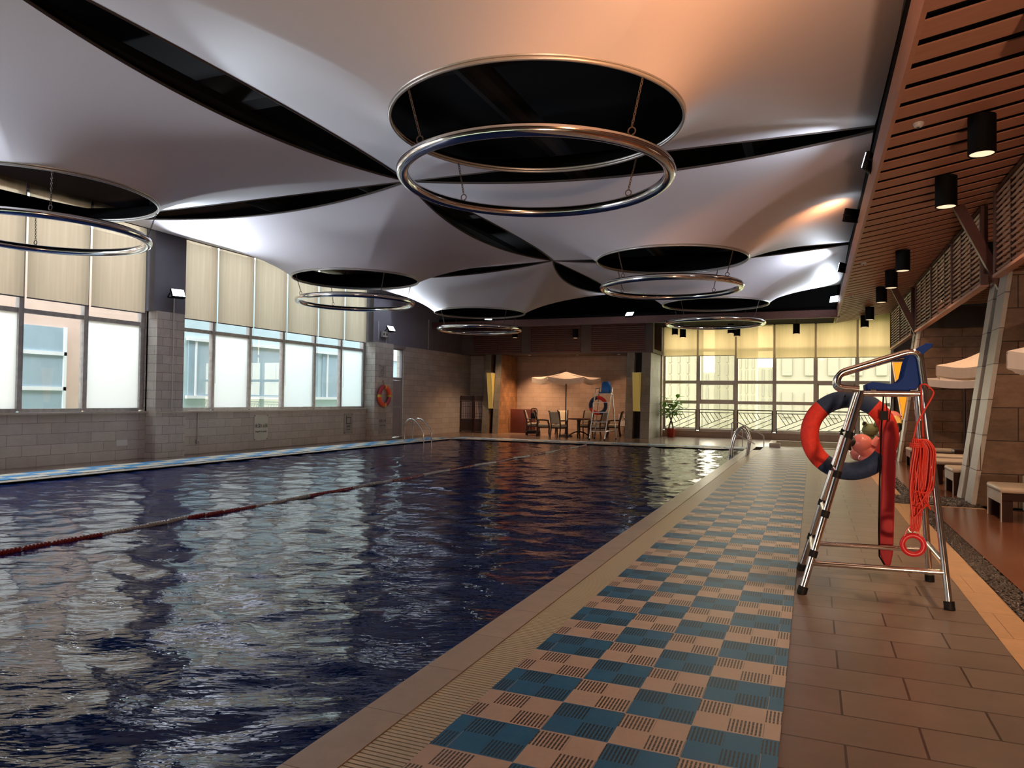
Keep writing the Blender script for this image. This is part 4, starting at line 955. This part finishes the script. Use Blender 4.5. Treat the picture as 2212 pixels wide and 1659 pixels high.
umbrella('patio_umbrella', 3.3, 10.5, 2.16, 2.62, 1.15, .20, 'white_canvas', 'white umbrella cut off by the right picture edge', rot=PI + .12, sides=6)

AC = thing('armchair', 'x', 'chair', (0, 0, 0), group='cream upholstered chairs in the alcove')
b = MB(); b.bbox(-.24, -.24, .40, .24, .24, .50, .03); b.build('seat', 'cushion2', AC)
b = MB(); b.bbox(-.26, -.25, .35, .26, .25, .405, .01); b.build('seat_frame', 'darkwood', AC)
b = MB()
vs = []; 
for j in range(9):
    f = j / 8; z = .55 + .47 * f; yb = -.24 - .11 * f - .04 * f * f
    for i in range(7): g = i / 6; vs.append((-.20 + .40 * g, yb - .025 * math.sin(PI * g), z))
b.add(vs, [(j * 7 + i, j * 7 + i + 1, (j + 1) * 7 + i + 1, (j + 1) * 7 + i) for j in range(8) for i in range(6)])
o = b.build('backrest', 'cushion2', AC); md = o.modifiers.new('thick', 'SOLIDIFY'); md.thickness = .055; md.offset = 0
for sx_ in (-1, 1):
    b = MB(); b.tube(arc([(sx_ * .22, -.30, 0), (sx_ * .22, -.235, .38), (sx_ * .22, -.26, .62), (sx_ * .22, -.36, 1.02), (sx_ * .22, -.42, 1.04)], .12, 5), .028, 8); b.build('leg', 'darkwood', AC)
    b = MB(); b.tube(arc([(sx_ * .25, .25, 0), (sx_ * .23, .20, .20), (sx_ * .25, .23, .40), (sx_ * .25, .17, .62)], .12, 5), .028, 8); b.build('leg', 'darkwood', AC)
    b = MB(); b.tube(arc([(sx_ * .22, -.27, .67), (sx_ * .27, .0, .67), (sx_ * .26, .20, .64)], .1, 4), .024, 8); b.build('armrest', 'darkwood', AC)
chs = [(-10.95, 28.75, -1.35, 'cream armchair at the left end of the group, behind the cleaning cart'), (-10.12, 27.75, -1.25, 'cream armchair seen from its side, second from the left'),
       (-9.98, 29.6, 3.35, 'cream armchair at the back, left of the umbrella pole'), (-9.38, 27.5, -.25, 'cream armchair with its back to the pool, before the umbrella pole'),
       (-8.85, 29.35, 3.0, 'cream armchair at the back, right of the umbrella pole'), (-8.02, 28.25, 1.35, 'cream armchair seen through the rungs of the far lifeguard chair'),
       (-7.70, 29.55, 1.75, 'cream armchair farthest right, turned to the left')]
for i, (x, y, rz, lab) in enumerate(chs):
    if i == 0: AC.location = (x, y, 0); AC.rotation_euler = (0, 0, rz); AC['label'] = lab
    else: dup(AC, (x, y, 0), rz, lab)
TB = thing('round_table', 'dark round table in the middle of the cream chairs', 'table', (-8.85, 28.45, 0))
b = MB(); b.lathe([(.0, .70), (.46, .70), (.48, .715), (.48, .735), (.46, .75), (.0, .75)], c=(-8.85, 28.45, 0), n=36, caps=False); b.build('tabletop', 'boardwood', TB)
b = MB(); b.lathe([(.05, .12), (.07, .3), (.045, .5), (.09, .70)], c=(-8.85, 28.45, 0), n=18); b.build('column', 'darkwood', TB)
for k in range(4):
    a = k * PI / 2 + .4; b = MB(); b.tube(arc([(-8.85, 28.45, .22), (-8.85 + .25 * math.cos(a), 28.45 + .25 * math.sin(a), .16), (-8.85 + .42 * math.cos(a), 28.45 + .42 * math.sin(a), .02)], .1, 4), .028, 8); b.build('leg', 'darkwood', TB)
# low board partition
b = MB(); b.bbox(-12.50, 29.9, .0, -11.3, 29.96, 1.06, .01); tag(b.build('low_partition', 'boardwood'), 'low red brown board partition left of the cream chairs', 'partition')
# folding screen
FS = thing('folding_screen', 'dark three leaf folding screen with paper grids in the far left corner', 'screen', (-13.95, 29.0, 0))
pts = [(-14.48, 29.05), (-14.08, 29.20), (-13.86, 28.98), (-13.44, 29.14)]
pts = [(-14.50, 28.95), (-13.98, 29.12), (-13.78, 28.85), (-13.38, 28.98)]
for k in range(3):
    p, q = Vector((*pts[k], 0)), Vector((*pts[k + 1], 0)); d = q - p; at = lambda u_, z: tuple(p + d * u_ + Vector((0, 0, z)))
    b = MB()
    for u_ in (.03, .97): b.bar(at(u_, .02), at(u_, 1.62), .05, .04, (0, 1, 0))
    for z in (.03, .60, 1.38, 1.62): b.bar(at(.0, z), at(1, z), .035, .04)
    lf = b.build('leaf_frame', 'darkwood', FS, False)
    b = MB(); b.bar(at(.05, .31), at(.95, .31), .012, .5); b.build('lower_panel', 'darkwood', lf, False)
    b = MB(); b.bar(at(.05, 1.50), at(.95, 1.50), .012, .2); b.build('upper_panel', 'darkwood', lf, False)
    b = MB(); b.bar(at(.06, .99), at(.94, .99), .008, .74); b.build('paper', 'paper', lf, False)
    b = MB()
    for u_ in (.22, .40, .58, .76): b.bar(at(u_, .62), at(u_, 1.37), .012, .03, (0, 1, 0))
    for z in (.72, .84, 1.14, 1.26): b.bar(at(.05, z), at(.95, z), .03, .012)
    b.build('grid', 'darkwood', lf, False)
    b = MB()
    for z in (.045, .615, 1.395, 1.635): b.bar(at(.0, z), at(1, z), .042, .01)
    b.build('brass_strip', 'yellow_brass', lf, False) if False else b.build('pale_strip', 'rattan', lf, False)
# pool cleaner cart
PC = thing('cleaning_cart', 'black wheeled cart with a loop handle and coiled hose beside the left cream chairs', 'cart', (-10.75, 28.2, 0))
b = MB(); b.tube(arc([(-10.86, 28.22, .12), (-10.86, 28.22, 1.12), (-10.60, 28.22, 1.12), (-10.60, 28.22, .12)], .08, 5), .018, 8); b.build('loop_handle', 'rubber', PC)
b = MB(); b.bbox(-10.98, 28.0, .08, -10.50, 28.4, .22, .03); b.bbox(-10.84, 28.12, .7, -10.64, 28.3, .95, .03); b.build('body', 'rubber', PC)
for x in (-10.98, -10.50): b = MB(); b.lathe([(0, -.02), (.09, -.02), (.09, .02), (0, .02)], c=(x, 28.1, .09), n=16, R=Matrix.Rotation(PI / 2, 3, 'Y')); b.build('wheel', 'rubber', PC)
b = MB()
for k in range(5): b.torus((-10.5, 28.15, .33 + .01 * k), .14 - .012 * k, .018, 'x', 20, 6)
b.build('hose_coil', 'boardwood', PC)
# white plastic chair and dark side table
WC = thing('plastic_chair', 'white plastic garden chair standing against the pier behind the far lifeguard chair', 'chair', (-7.55, 30.4, 0))
b = MB(); b.bbox(-7.75, 30.2, .40, -7.35, 30.6, .44, .01); b.build('seat', 'whiteplastic', WC)
b = MB(); b.bbox(-7.75, 30.58, .44, -7.35, 30.62, .62, .01); b.bbox(-7.75, 30.58, .84, -7.35, 30.62, .92, .01)
for x in (-7.74, -7.63, -7.52, -7.42): b.box(x, 30.585, .6, x + .055, 30.615, .86)
b.build('backrest', 'whiteplastic', WC)
for x in (-7.73, -7.37):
    for yy in (30.22, 30.58): b = MB(); b.bar((x, yy, 0), (x, yy, .41), .04, .04); b.build('leg', 'whiteplastic', WC, False)
ST = thing('side_table', 'dark side table with curved legs beside the white plastic chair', 'table', (-7.15, 30.0, 0))
b = MB(); b.bbox(-7.33, 29.85, .72, -6.98, 30.15, .76, .01); b.build('tabletop', 'darkwood', ST)
for x, sg in ((-7.29, 1), (-7.03, -1)):
    for yy in (29.89, 30.11): b = MB(); b.tube(arc([(x, yy, .72), (x + .05 * sg, yy, .5), (x - .03 * sg, yy, .25), (x + .02 * sg, yy, 0)], .15, 6), .018, 6); b.build('leg', 'darkwood', ST)

# potted plant
PT = thing('potted_plant', 'leafy rubber plant with a twisted trunk in a red pot by the end window', 'plant', (-5.50, 30.62, 0))
cx, cy = -5.50, 30.62
b = MB(); b.lathe([(.13, 0), (.15, .03), (.19, .32), (.205, .32), (.205, .36), (.17, .36), (.165, .30)], c=(cx, cy, 0), n=8); b.build('pot', 'pot', PT, False)
b = MB(); b.lathe([(0, .29), (.168, .30)], c=(cx, cy, 0), n=16, caps=False); b.build('soil', 'trunk', PT)
tw = MB()
for ph in (0, PI):
    tw.tube([(cx + .09 * math.cos(ph + z * 4.2) * (1 - .2 * z), cy + .09 * math.sin(ph + z * 4.2), .28 + z) for z in np.linspace(0, .95, 14)], [.032 - .012 * k / 13 for k in range(14)], 8)
tw.tube([(cx + .02, cy, 1.15), (cx + .12, cy, 1.45), (cx + .28, cy, 1.66)], .012, 6); tw.tube([(cx, cy, 1.1), (cx - .14, cy, 1.4), (cx - .2, cy, 1.62)], .012, 6)
tw.build('trunk', 'trunk', PT)
b = MB(); lr = random.Random(5)
def leaf(b, p, d, L, wd):
    p = Vector(p); d = Vector(d).normalized(); sd = d.cross(Vector((0, 0, 1))).normalized(); nn = sd.cross(d); vs = []
    for j in range(7):
        f = j / 6; ww = wd * math.sin(PI * min(1, f * .95 + .03)) ** .8; dr = -L * .35 * f * f
        c = p + d * L * f + Vector((0, 0, dr)); vs += [c - sd * ww + nn * .02, c, c + sd * ww + nn * .02]
    b.add(vs, [(j * 3 + i, j * 3 + i + 1, j * 3 + i + 4, j * 3 + i + 3) for j in range(6) for i in range(2)])
for k in range(70):
    a = lr.random() * 2 * PI; el = lr.uniform(-.25, .7); rr_ = lr.uniform(.05, .30); hz = lr.uniform(.85, 1.45)
    leaf(b, (cx + rr_ * math.cos(a), cy + rr_ * math.sin(a) * .8, hz), (math.cos(a), math.sin(a), el), lr.uniform(.26, .38), lr.uniform(.08, .12))
for p, d in (((cx + .28, cy, 1.64), (1, -.3, .6)), ((cx + .26, cy, 1.62), (.2, -.6, 1)), ((cx - .2, cy, 1.6), (-.6, -.4, .5)), ((cx - .2, cy, 1.6), (.8, -.5, .3))): leaf(b, p, d, .34, .09)
b.build('foliage', 'leaf', PT, True, 180)

# ------------------------------------------------------------------ loungers
LG = thing('sun_lounger', 'x', 'lounger', (0, 0, 0), group='dark framed loungers beside the piers')
b = MB(); b.box(0, .0, .27, 1.85, .80, .365); b.build('frame', 'loungerwood', LG, False)
b = MB(); b.box(-.012, 0, .235, 0, .80, .375); b.build('end_board', 'rattan', LG, False)
b = MB(); b.bbox(-.02, -.01, .37, 1.86, .81, .445, .03, 3); b.build('cushion', 'cushion', LG)
for x in (0, 1.73):
    for yy in (0, .68):
        b = MB(); b.box(x, yy, 0, x + .12, yy + .12, .28); lg_ = b.build('leg', 'loungerwood', LG, False)
        if x == 0: b = MB(); b.box(-.012, yy, 0, 0, yy + .12, .28) if yy == 0 and False else b.box(-.010, yy + (.10 if yy else .0), 0, -.0, yy + (.12 if yy else .02), .28); b.build('pale_edge', 'rattan', lg_, False)
lgs = [(2.25, 11.08, 'beige lounger in front of the light edged pier, cut by the picture edge'), (2.16, 13.98, 'beige lounger just behind the light edged pier'), (2.14, 15.75, 'beige lounger second behind the light edged pier'),
       (2.12, 17.3, 'beige lounger third behind the light edged pier'), (2.14, 19.6, 'beige lounger farthest back, beside the pier with the orange lamp')]
for i, (x, y, lab) in enumerate(lgs):
    if i == 0: LG.location = (x, y, 0); LG['label'] = lab
    else: dup(LG, (x, y, 0), None, lab)
b = MB(); b.bbox(2.78, 12.28, .0, 2.98, 12.46, .50, .01); tag(b.build('side_stool', 'rattan'), 'pale wooden stool end showing behind the nearest lounger', 'stool')
b = MB(); b.bbox(2.85, 18.35, .42, 3.35, 18.75, .52, .01); b.box(2.9, 18.4, 0, 2.98, 18.7, .42); b.box(3.22, 18.4, 0, 3.3, 18.7, .42); tag(b.build('low_table', 'darkwood'), 'small dark low table between the loungers behind the pier', 'table')

# ------------------------------------------------------------------ inflatables
def flamingo(name, head, fwd, body, Rb, label, sc=1.0, bodyr=.2):
    t = thing(name, label, 'pool float', (body[0], body[1], body[2] - bodyr)); h = Vector(head); f = Vector(fwd).normalized()
    b = MB(); b.torus(body, Rb, bodyr, 'z', 40, 16); b.build('float_ring', 'pink', t)
    nb = Vector(body) + f * (Rb + bodyr * .3); neck = [nb + Vector((0, 0, .05)), nb + f * .16 * sc + Vector((0, 0, .22 * sc)), h - f * .14 * sc + Vector((0, 0, -.12 * sc)) * .3, h]
    b = MB(); P = arc(neck, .2, 6); b.tube(P, [.13 * sc - .03 * sc * i / len(P) for i in range(len(P))], 14); b.build('neck', 'pink', t)
    b = MB(); b.ell(h, .17 * sc, .16 * sc, .17 * sc, 20, 14); b.build('head', 'pink', t)
    b = MB(); q = [h + f * .10 * sc + Vector((0, 0, -.02)), h + f * .20 * sc + Vector((0, 0, -.05 * sc)), h + f * .25 * sc + Vector((0, 0, -.12 * sc))]; b.tube(q, [.10 * sc, .085 * sc, .07 * sc], 12); b.build('beak_base', 'yellow', t)
    b = MB(); q = [h + f * .25 * sc + Vector((0, 0, -.12 * sc)), h + f * .27 * sc + Vector((0, 0, -.22 * sc)), h + f * .23 * sc + Vector((0, 0, -.31 * sc))]; b.tube(q, [.072 * sc, .06 * sc, .015], 12); b.build('beak_tip', 'black', t)
    for sg in (-1, 1):
        e = h + f * .06 * sc + f.cross(Vector((0, 0, 1))) * sg * .145 * sc + Vector((0, 0, .05 * sc)); b = MB(); b.ell(e, .022, .022, .022, 8, 6); b.build('eye', 'black', t)
    return t
flamingo('inflatable_flamingo', (1.82, 20.2, 1.14), (.35, -1, 0), (1.42, 20.9, .22), .36, 'tall pink inflatable flamingo with its black and yellow beak beside the orange wedge lamp', 1.15)
# lying pink float with a dark tipped beak
FL2 = thing('inflatable_flamingo', 'low pink inflatable flamingo lying behind the life ring of the near chair', 'pool float', (1.3, 19.9, 0))
b = MB(); b.ell((1.10, 19.8, .52), .25, .24, .24, 24, 16); b.build('head', 'pink', FL2)
b = MB(); b.tube([(1.10, 19.8, .45), (1.28, 19.85, .30), (1.55, 19.95, .32), (1.78, 20.0, .30)], [.19, .20, .19, .16], 16); b.ell((1.45, 19.9, .16), .42, .28, .16, 24, 12); b.build('body', 'pink', FL2)
b = MB(); b.tube([(.93, 19.72, .56), (.80, 19.68, .54), (.78, 19.68, .44), (.86, 19.70, .36)], [.12, .11, .085, .03], 14); b.build('beak_tip', 'black', FL2)
b = MB(); b.tube([(1.36, 19.75, .50), (1.45, 19.72, .66), (1.52, 19.72, .60), (1.62, 19.75, .48)], [.10, .07, .05, .02], 10); b.build('wing', 'pink', FL2)
FR = thing('inflatable_frog', 'green inflatable frog peering over the pink floats', 'pool float', (1.42, 21.75, 0))
b = MB(); b.ell((1.42, 21.75, .80), .21, .17, .175, 22, 14); b.build('head', 'green', FR)
b = MB(); b.ell((1.42, 21.77, .34), .22, .20, .34, 22, 14); b.build('body', 'green', FR)
for sg in (-1, 1):
    b = MB(); b.ell((1.42 + sg * .14, 21.65, .96), .068, .06, .068, 14, 10); ey = b.build('eye_bump', 'green', FR)
    b = MB(); b.ell((1.42 + sg * .155, 21.605, .975), .045, .035, .048, 12, 8); b.build('pupil', 'black', ey)
b = MB(); b.tube([(1.42 + .15 * math.cos(a), 21.59 + .03 * (1 - math.sin(a)) , .78 - .03 * math.sin(a)) for a in np.linspace(0, PI, 9)], .006, 6); b.build('mouth', 'black', FR)

# ------------------------------------------------------------------ signs, conduits and small wall pieces
def text(body, loc, size, parent, face='x', m='sign', name='lettering', sx_=1.0):
    c = bpy.data.curves.new(name, 'FONT'); c.body = body; c.size = size; c.align_x = 'CENTER'; c.extrude = .001; c.offset = size * .012
    c.materials.append(MT[m]); o = bpy.data.objects.new(name, c); COL.objects.link(o)
    # on the left wall: text faces +x, its run goes along +y
    o.rotation_euler = (PI / 2, 0, PI / 2); o.scale = (sx_, 1, 1); off = Vector(loc)
    o.location = off - parent.location; bpy.context.view_layer.update()
    me = bpy.data.meshes.new_from_object(o.evaluated_get(bpy.context.evaluated_depsgraph_get())); bpy.data.objects.remove(o)
    q = bpy.data.objects.new(name, me); COL.objects.link(q); q.rotation_euler = (PI / 2, 0, PI / 2); q.location = off - parent.location; q.parent = parent
    if not me.materials: me.materials.append(MT[m])
    return q
def plaque(y0, y1, z0, z1, x, label, name='wall_sign'):
    t = thing(name, label, 'sign', (x, (y0 + y1) / 2, z0))
    b = MB(); b.box(x, y0, z0, x + .012, y1, z1); b.build('panel', 'plaque', t, False)
    for yy in (y0 + .03, y1 - .03):
        for z in (z0 + .03, z1 - .03): b = MB(); b.lathe([(.012, 0), (.012, .008)], c=(x + .012, yy, z), n=8, R=Matrix.Rotation(PI / 2, 3, 'Y')); b.build('bolt', 'sign', t)
    return t
s1 = plaque(16.08, 16.64, .24, .96, WX, 'stone depth sign reading 1.6 on the low wall below the six pane window')
text('\u6c34\u6df11.6\u7c73', (WX + .014, 16.36, .60), .125, s1); text('Depth1.6 meter', (WX + .014, 16.36, .46), .07, s1)
s2 = plaque(20.32, 20.80, .26, .94, WX, 'small sign with a square outline near the right end of the low wall')
b = MB()
for (y0_, z0_, y1_, z1_) in ((20.43, .79, 20.71, .81), (20.43, .59, 20.71, .61), (20.43, .59, 20.45, .87), (20.69, .59, 20.71, .81)): b.box(WX + .012, y0_, z0_, WX + .017, y1_, z1_)
b.build('square_outline', 'sign', s2, False)
text('\u6df1\u6c34\u533a', (WX + .014, 20.57, .48), .075, s2); text('Deep area', (WX + .014, 20.57, .39), .05, s2)
s3 = plaque(21.89, 22.36, .22, .98, -14.2, 'stone depth sign reading 1.7 below the orange life ring')
text('\u6c34\u6df11.7\u7c73', (-14.186, 22.125, .62), .11, s3); text('Depth1.7meter', (-14.186, 22.13, .48), .065, s3)
s4 = plaque(21.86, 22.30, 2.20, 2.66, -14.2, 'small plaque with curved strokes above the orange life ring')
b = MB(); b.tube(arc([(-14.185, 21.99, 2.60), (-14.185, 22.12, 2.61), (-14.185, 22.12, 2.52), (-14.185, 21.99, 2.47), (-14.185, 22.14, 2.45)], .04, 4), .006, 5); b.tube(arc([(-14.185, 21.99, 2.42), (-14.185, 22.14, 2.42), (-14.185, 22.14, 2.34), (-14.185, 21.99, 2.34), (-14.185, 21.99, 2.42)], .03, 3), .005, 5); b.build('curved_strokes', 'sign', s4)
b = MB(); b.box(-14.188, 22.0, 2.275, -14.184, 22.12, 2.285); b.box(-14.188, 22.0, 2.25, -14.184, 22.12, 2.26); b.build('text_lines', 'sign', s4, False)
b = MB(); b.tube([(-14.24, 12.95, 1.12), (-14.24, 12.95, 3.9)], .012, 8); tag(b.build('cable_conduit', 'whitepaint'), 'thin pale conduit running up the nearer pilaster to the floodlight', 'conduit')
b = MB(); b.tube([(WX + .012, 14.05, .36), (WX + .012, 14.05, 1.05)], .012, 8); tag(b.build('cable_conduit', 'whitepaint'), 'short pale conduit on the low wall right of the nearer pilaster', 'conduit')
SK = thing('wall_socket', 'small grey socket at the foot of the short conduit', 'socket', (WX, 14.05, .24)); b = MB(); b.bbox(WX, 14.0, .24, WX + .04, 14.10, .36, .008); b.build('plate', 'plaque', SK); b = MB(); b.box(WX + .04, 14.04, .29, WX + .045, 14.06, .31); b.build('socket_hole', 'sign', SK, False)
b = MB(); b.box(WX, 11.72, .32, WX + .01, 12.0, .45); tag(b.build('wall_plate', 'whitepaint'), 'small blank plate on the low wall left of the nearer pilaster', 'plate')
EL = thing('emergency_lamp', 'boxy twin head emergency light under the floodlight above the grey door', 'lamp', (-14.2, 22.2, 3.66))
b = MB(); b.bbox(-14.26, 22.0, 3.66, -14.15, 22.34, 3.86, .01); b.build('box', 'whiteplastic', EL)
for yy in (22.06, 22.24): b = MB(); b.box(-14.15, yy - .03, 3.72, -14.145, yy + .05, 3.8); b.build('indicator_panel', 'sign', EL, False)
for yy, zz in ((21.78, 4.2), (22.30, 3.68)): b = MB(); b.tube([(-14.2, yy, 3.46), (-14.2, yy, zz)], .012, 8); tag(b.build('cable_conduit', 'whitepaint'), 'pale conduit left of the emergency light' if yy < 22 else 'short pale conduit just below the emergency light', 'conduit')
b = MB(); b.tube([(WX + .012, 26.0, 3.5), (WX + .012, 26.0, 4.7)], .012, 8); tag(b.build('cable_conduit', 'whitepaint'), 'pale conduit on the dark upper wall near the end of the beam', 'conduit')
for x, y, lab in ((1.0, 8.55, 'small round detector on the slat ceiling nearest the camera'), (.95, 16.6, 'small round detector on the slat ceiling left of the third pendant'), (.93, 21.5, 'small round detector on the slat ceiling at the far end')):
    t = thing('smoke_detector', lab, 'detector', (x, y, ceil_z(x))); z = ceil_z(x)
    b = MB(); b.lathe([(.055, 0), (.055, -.02), (.035, -.045), (0, -.05)], c=(x, y, z), n=20); b.build('housing', 'whiteplastic', t)
    b = MB(); b.lathe([(.012, -.045), (.012, -.062), (0, -.065)], c=(x, y, z), n=10); b.build('lens', 'sign', t)

# ------------------------------------------------------------------ outside
b = MB(); b.box(-140, -60, -9.2, 140, 260, -9.0); struct('ground', b, simple('pale_ground', (.30, .36, .22), .9, noise=.2, nscale=.2))
FA = simple('peach_render', (.70, .50, .40), .8, noise=.06, nscale=1.5); FB = simple('blue_glass_facade', (.36, .46, .52), .3, noise=.1, nscale=.8); FW = simple('white_facade_frame', (.8, .8, .8), .6)
FC = simple('aqua_facade', (.52, .64, .66), .5, noise=.08, nscale=.8)
OB = thing('neighbour_building', 'peach and pale blue building close outside the left windows', 'building', (-19.5, 14, -9))
b = MB(); b.box(-20.5, -4, -9, -19.0, 17.3, 6.2); b.build('peach_wall', FA, OB, False)
for yy in (8.9, 12.1):
    b = MB(); b.box(-19.0, yy, -2, -18.93, yy + 1.5, 3.28); w_ = b.build('window', FB, OB, False)
    b = MB()
    for z in (.7, 1.62, 2.57): b.box(-18.95, yy - .04, z - .05, -18.88, yy + 1.52, z + .05)
    b.box(-18.95, yy + 1.44, -2, -18.88, yy + 1.52, 3.3); b.build('window_frame', FW, w_, False)
b = MB(); b.box(-20.5, 17.3, -9, -18.6, 40, 6.4); b.build('aqua_wall', FC, OB, False)
for k in range(9):
    yy = 17.5 + 2.3 * k; b = MB(); b.box(-18.6, yy, 1.44, -18.55, yy + 2.0, 3.28); w_ = b.build('window', FB, OB, False)
    b = MB(); b.box(-18.58, yy - .1, 3.25, -18.48, yy + 2.2, 3.34); b.box(-18.58, yy - .1, 1.38, -18.48, yy + 2.2, 1.48); b.box(-18.58, yy + .25, 1.4, -18.5, yy + .30, 3.3); b.build('window_frame', FW, w_, False)
def tower(x, y, wx, wy, h, col, label, cols, stripe=True, floors=24):
    t = thing('apartment_tower', label, 'building', (x, y, -9)); m = simple('tower_render', col, .9, noise=.03, nscale=.3); mw_ = simple('tower_windows', tuple(c * (.80 if y > 100 else .90) for c in col), .6)
    b = MB(); b.box(x - wx / 2, y, -9, x + wx / 2, y + wy, h); b.build('walls', m, t, False)
    for c in range(cols):
        xx = x - wx / 2 + wx * (c + .5) / cols; b = MB()
        for k in range(floors):
            z = -6 + (h + 6) * k / floors; b.box(xx - wx / cols * (.12 if y > 100 else .22), y - .15, z, xx + wx / cols * (.12 if y > 100 else .22), y, z + (h + 6) / floors * (.85 if y > 100 else .6))
        b.build('window_column', mw_, t, False)
CRM = (.25, .24, .205)
tower(-19.3, 110, 7.8, 2.5, 34, CRM, 'pale apartment tower seen through the leftmost column of end window panes', 6)
tower(-11.9, 112, 3.6, 3, 40, (.26, .25, .21), 'pale apartment tower seen through the second column of end window panes', 3)
tower(-8.6, 106, 2.6, 3, 36, (.245, .235, .20), 'pale apartment tower seen through the third column of end window panes', 3)
tower(2.2, 60, 9.8, 10, 26, (.255, .245, .215), 'pale apartment block with wide windows seen through the right half of the end window', 6, floors=10)
tower(-20.0, 152, 5, 10, 7.5, (.22, .215, .19), 'low distant building in the sky gap of the second pane column', 3, floors=5)
tower(-9.2, 152, 4, 10, 8.5, (.22, .215, .19), 'low distant building in the sky gap of the third pane column', 3, floors=5)
HG = thing('hedge_row', 'pale green hedge of trees below the towers outside the end window', 'trees', (-6, 48, -9)); b = MB(); hr = random.Random(4)
for k in range(60): x = -26 + k * .75; r1 = hr.uniform(1.4, 2.4); b.ell((x, 48 + hr.uniform(-2, 2), -1.6 + hr.uniform(-1.2, .6) - r1 * .6), r1, r1, r1 * .9, 12, 8)
b.build('foliage', simple('pale_foliage', (.14, .19, .10), .9, noise=.35, nscale=1.3), HG); HG['kind'] = 'stuff'

# recessed downlights in the alcove soffit
for x, y, pw, lab in ((-11.55, 29.75, 420, 'small bright downlight in the alcove soffit at the left'), (-9.4, 29.9, 130, 'small downlight in the alcove soffit above the umbrella'), (-7.55, 29.8, 90, 'small downlight in the alcove soffit at the right')):
    t = thing('recessed_downlight', lab, 'lamp', (x, y, 3.44)); b = MB(); b.lathe([(.07, 0), (.07, .02), (.05, .02), (.05, 0)], c=(x, y, 3.43), n=20, caps=False); b.build('trim_ring', 'whitepaint', t)
    b = MB(); b.lathe([(0, 0), (.05, 0)], c=(x, y, 3.44), n=20, caps=False); b.build('lens', 'lamp_face', t)
    light('SPOT', 'downlight_beam', (x, y, 3.42), (x + .1, y + .45, 0), pw, (1, .55, .28), None, spot_size=1.7, spot_blend=.8, shadow_soft_size=.05)
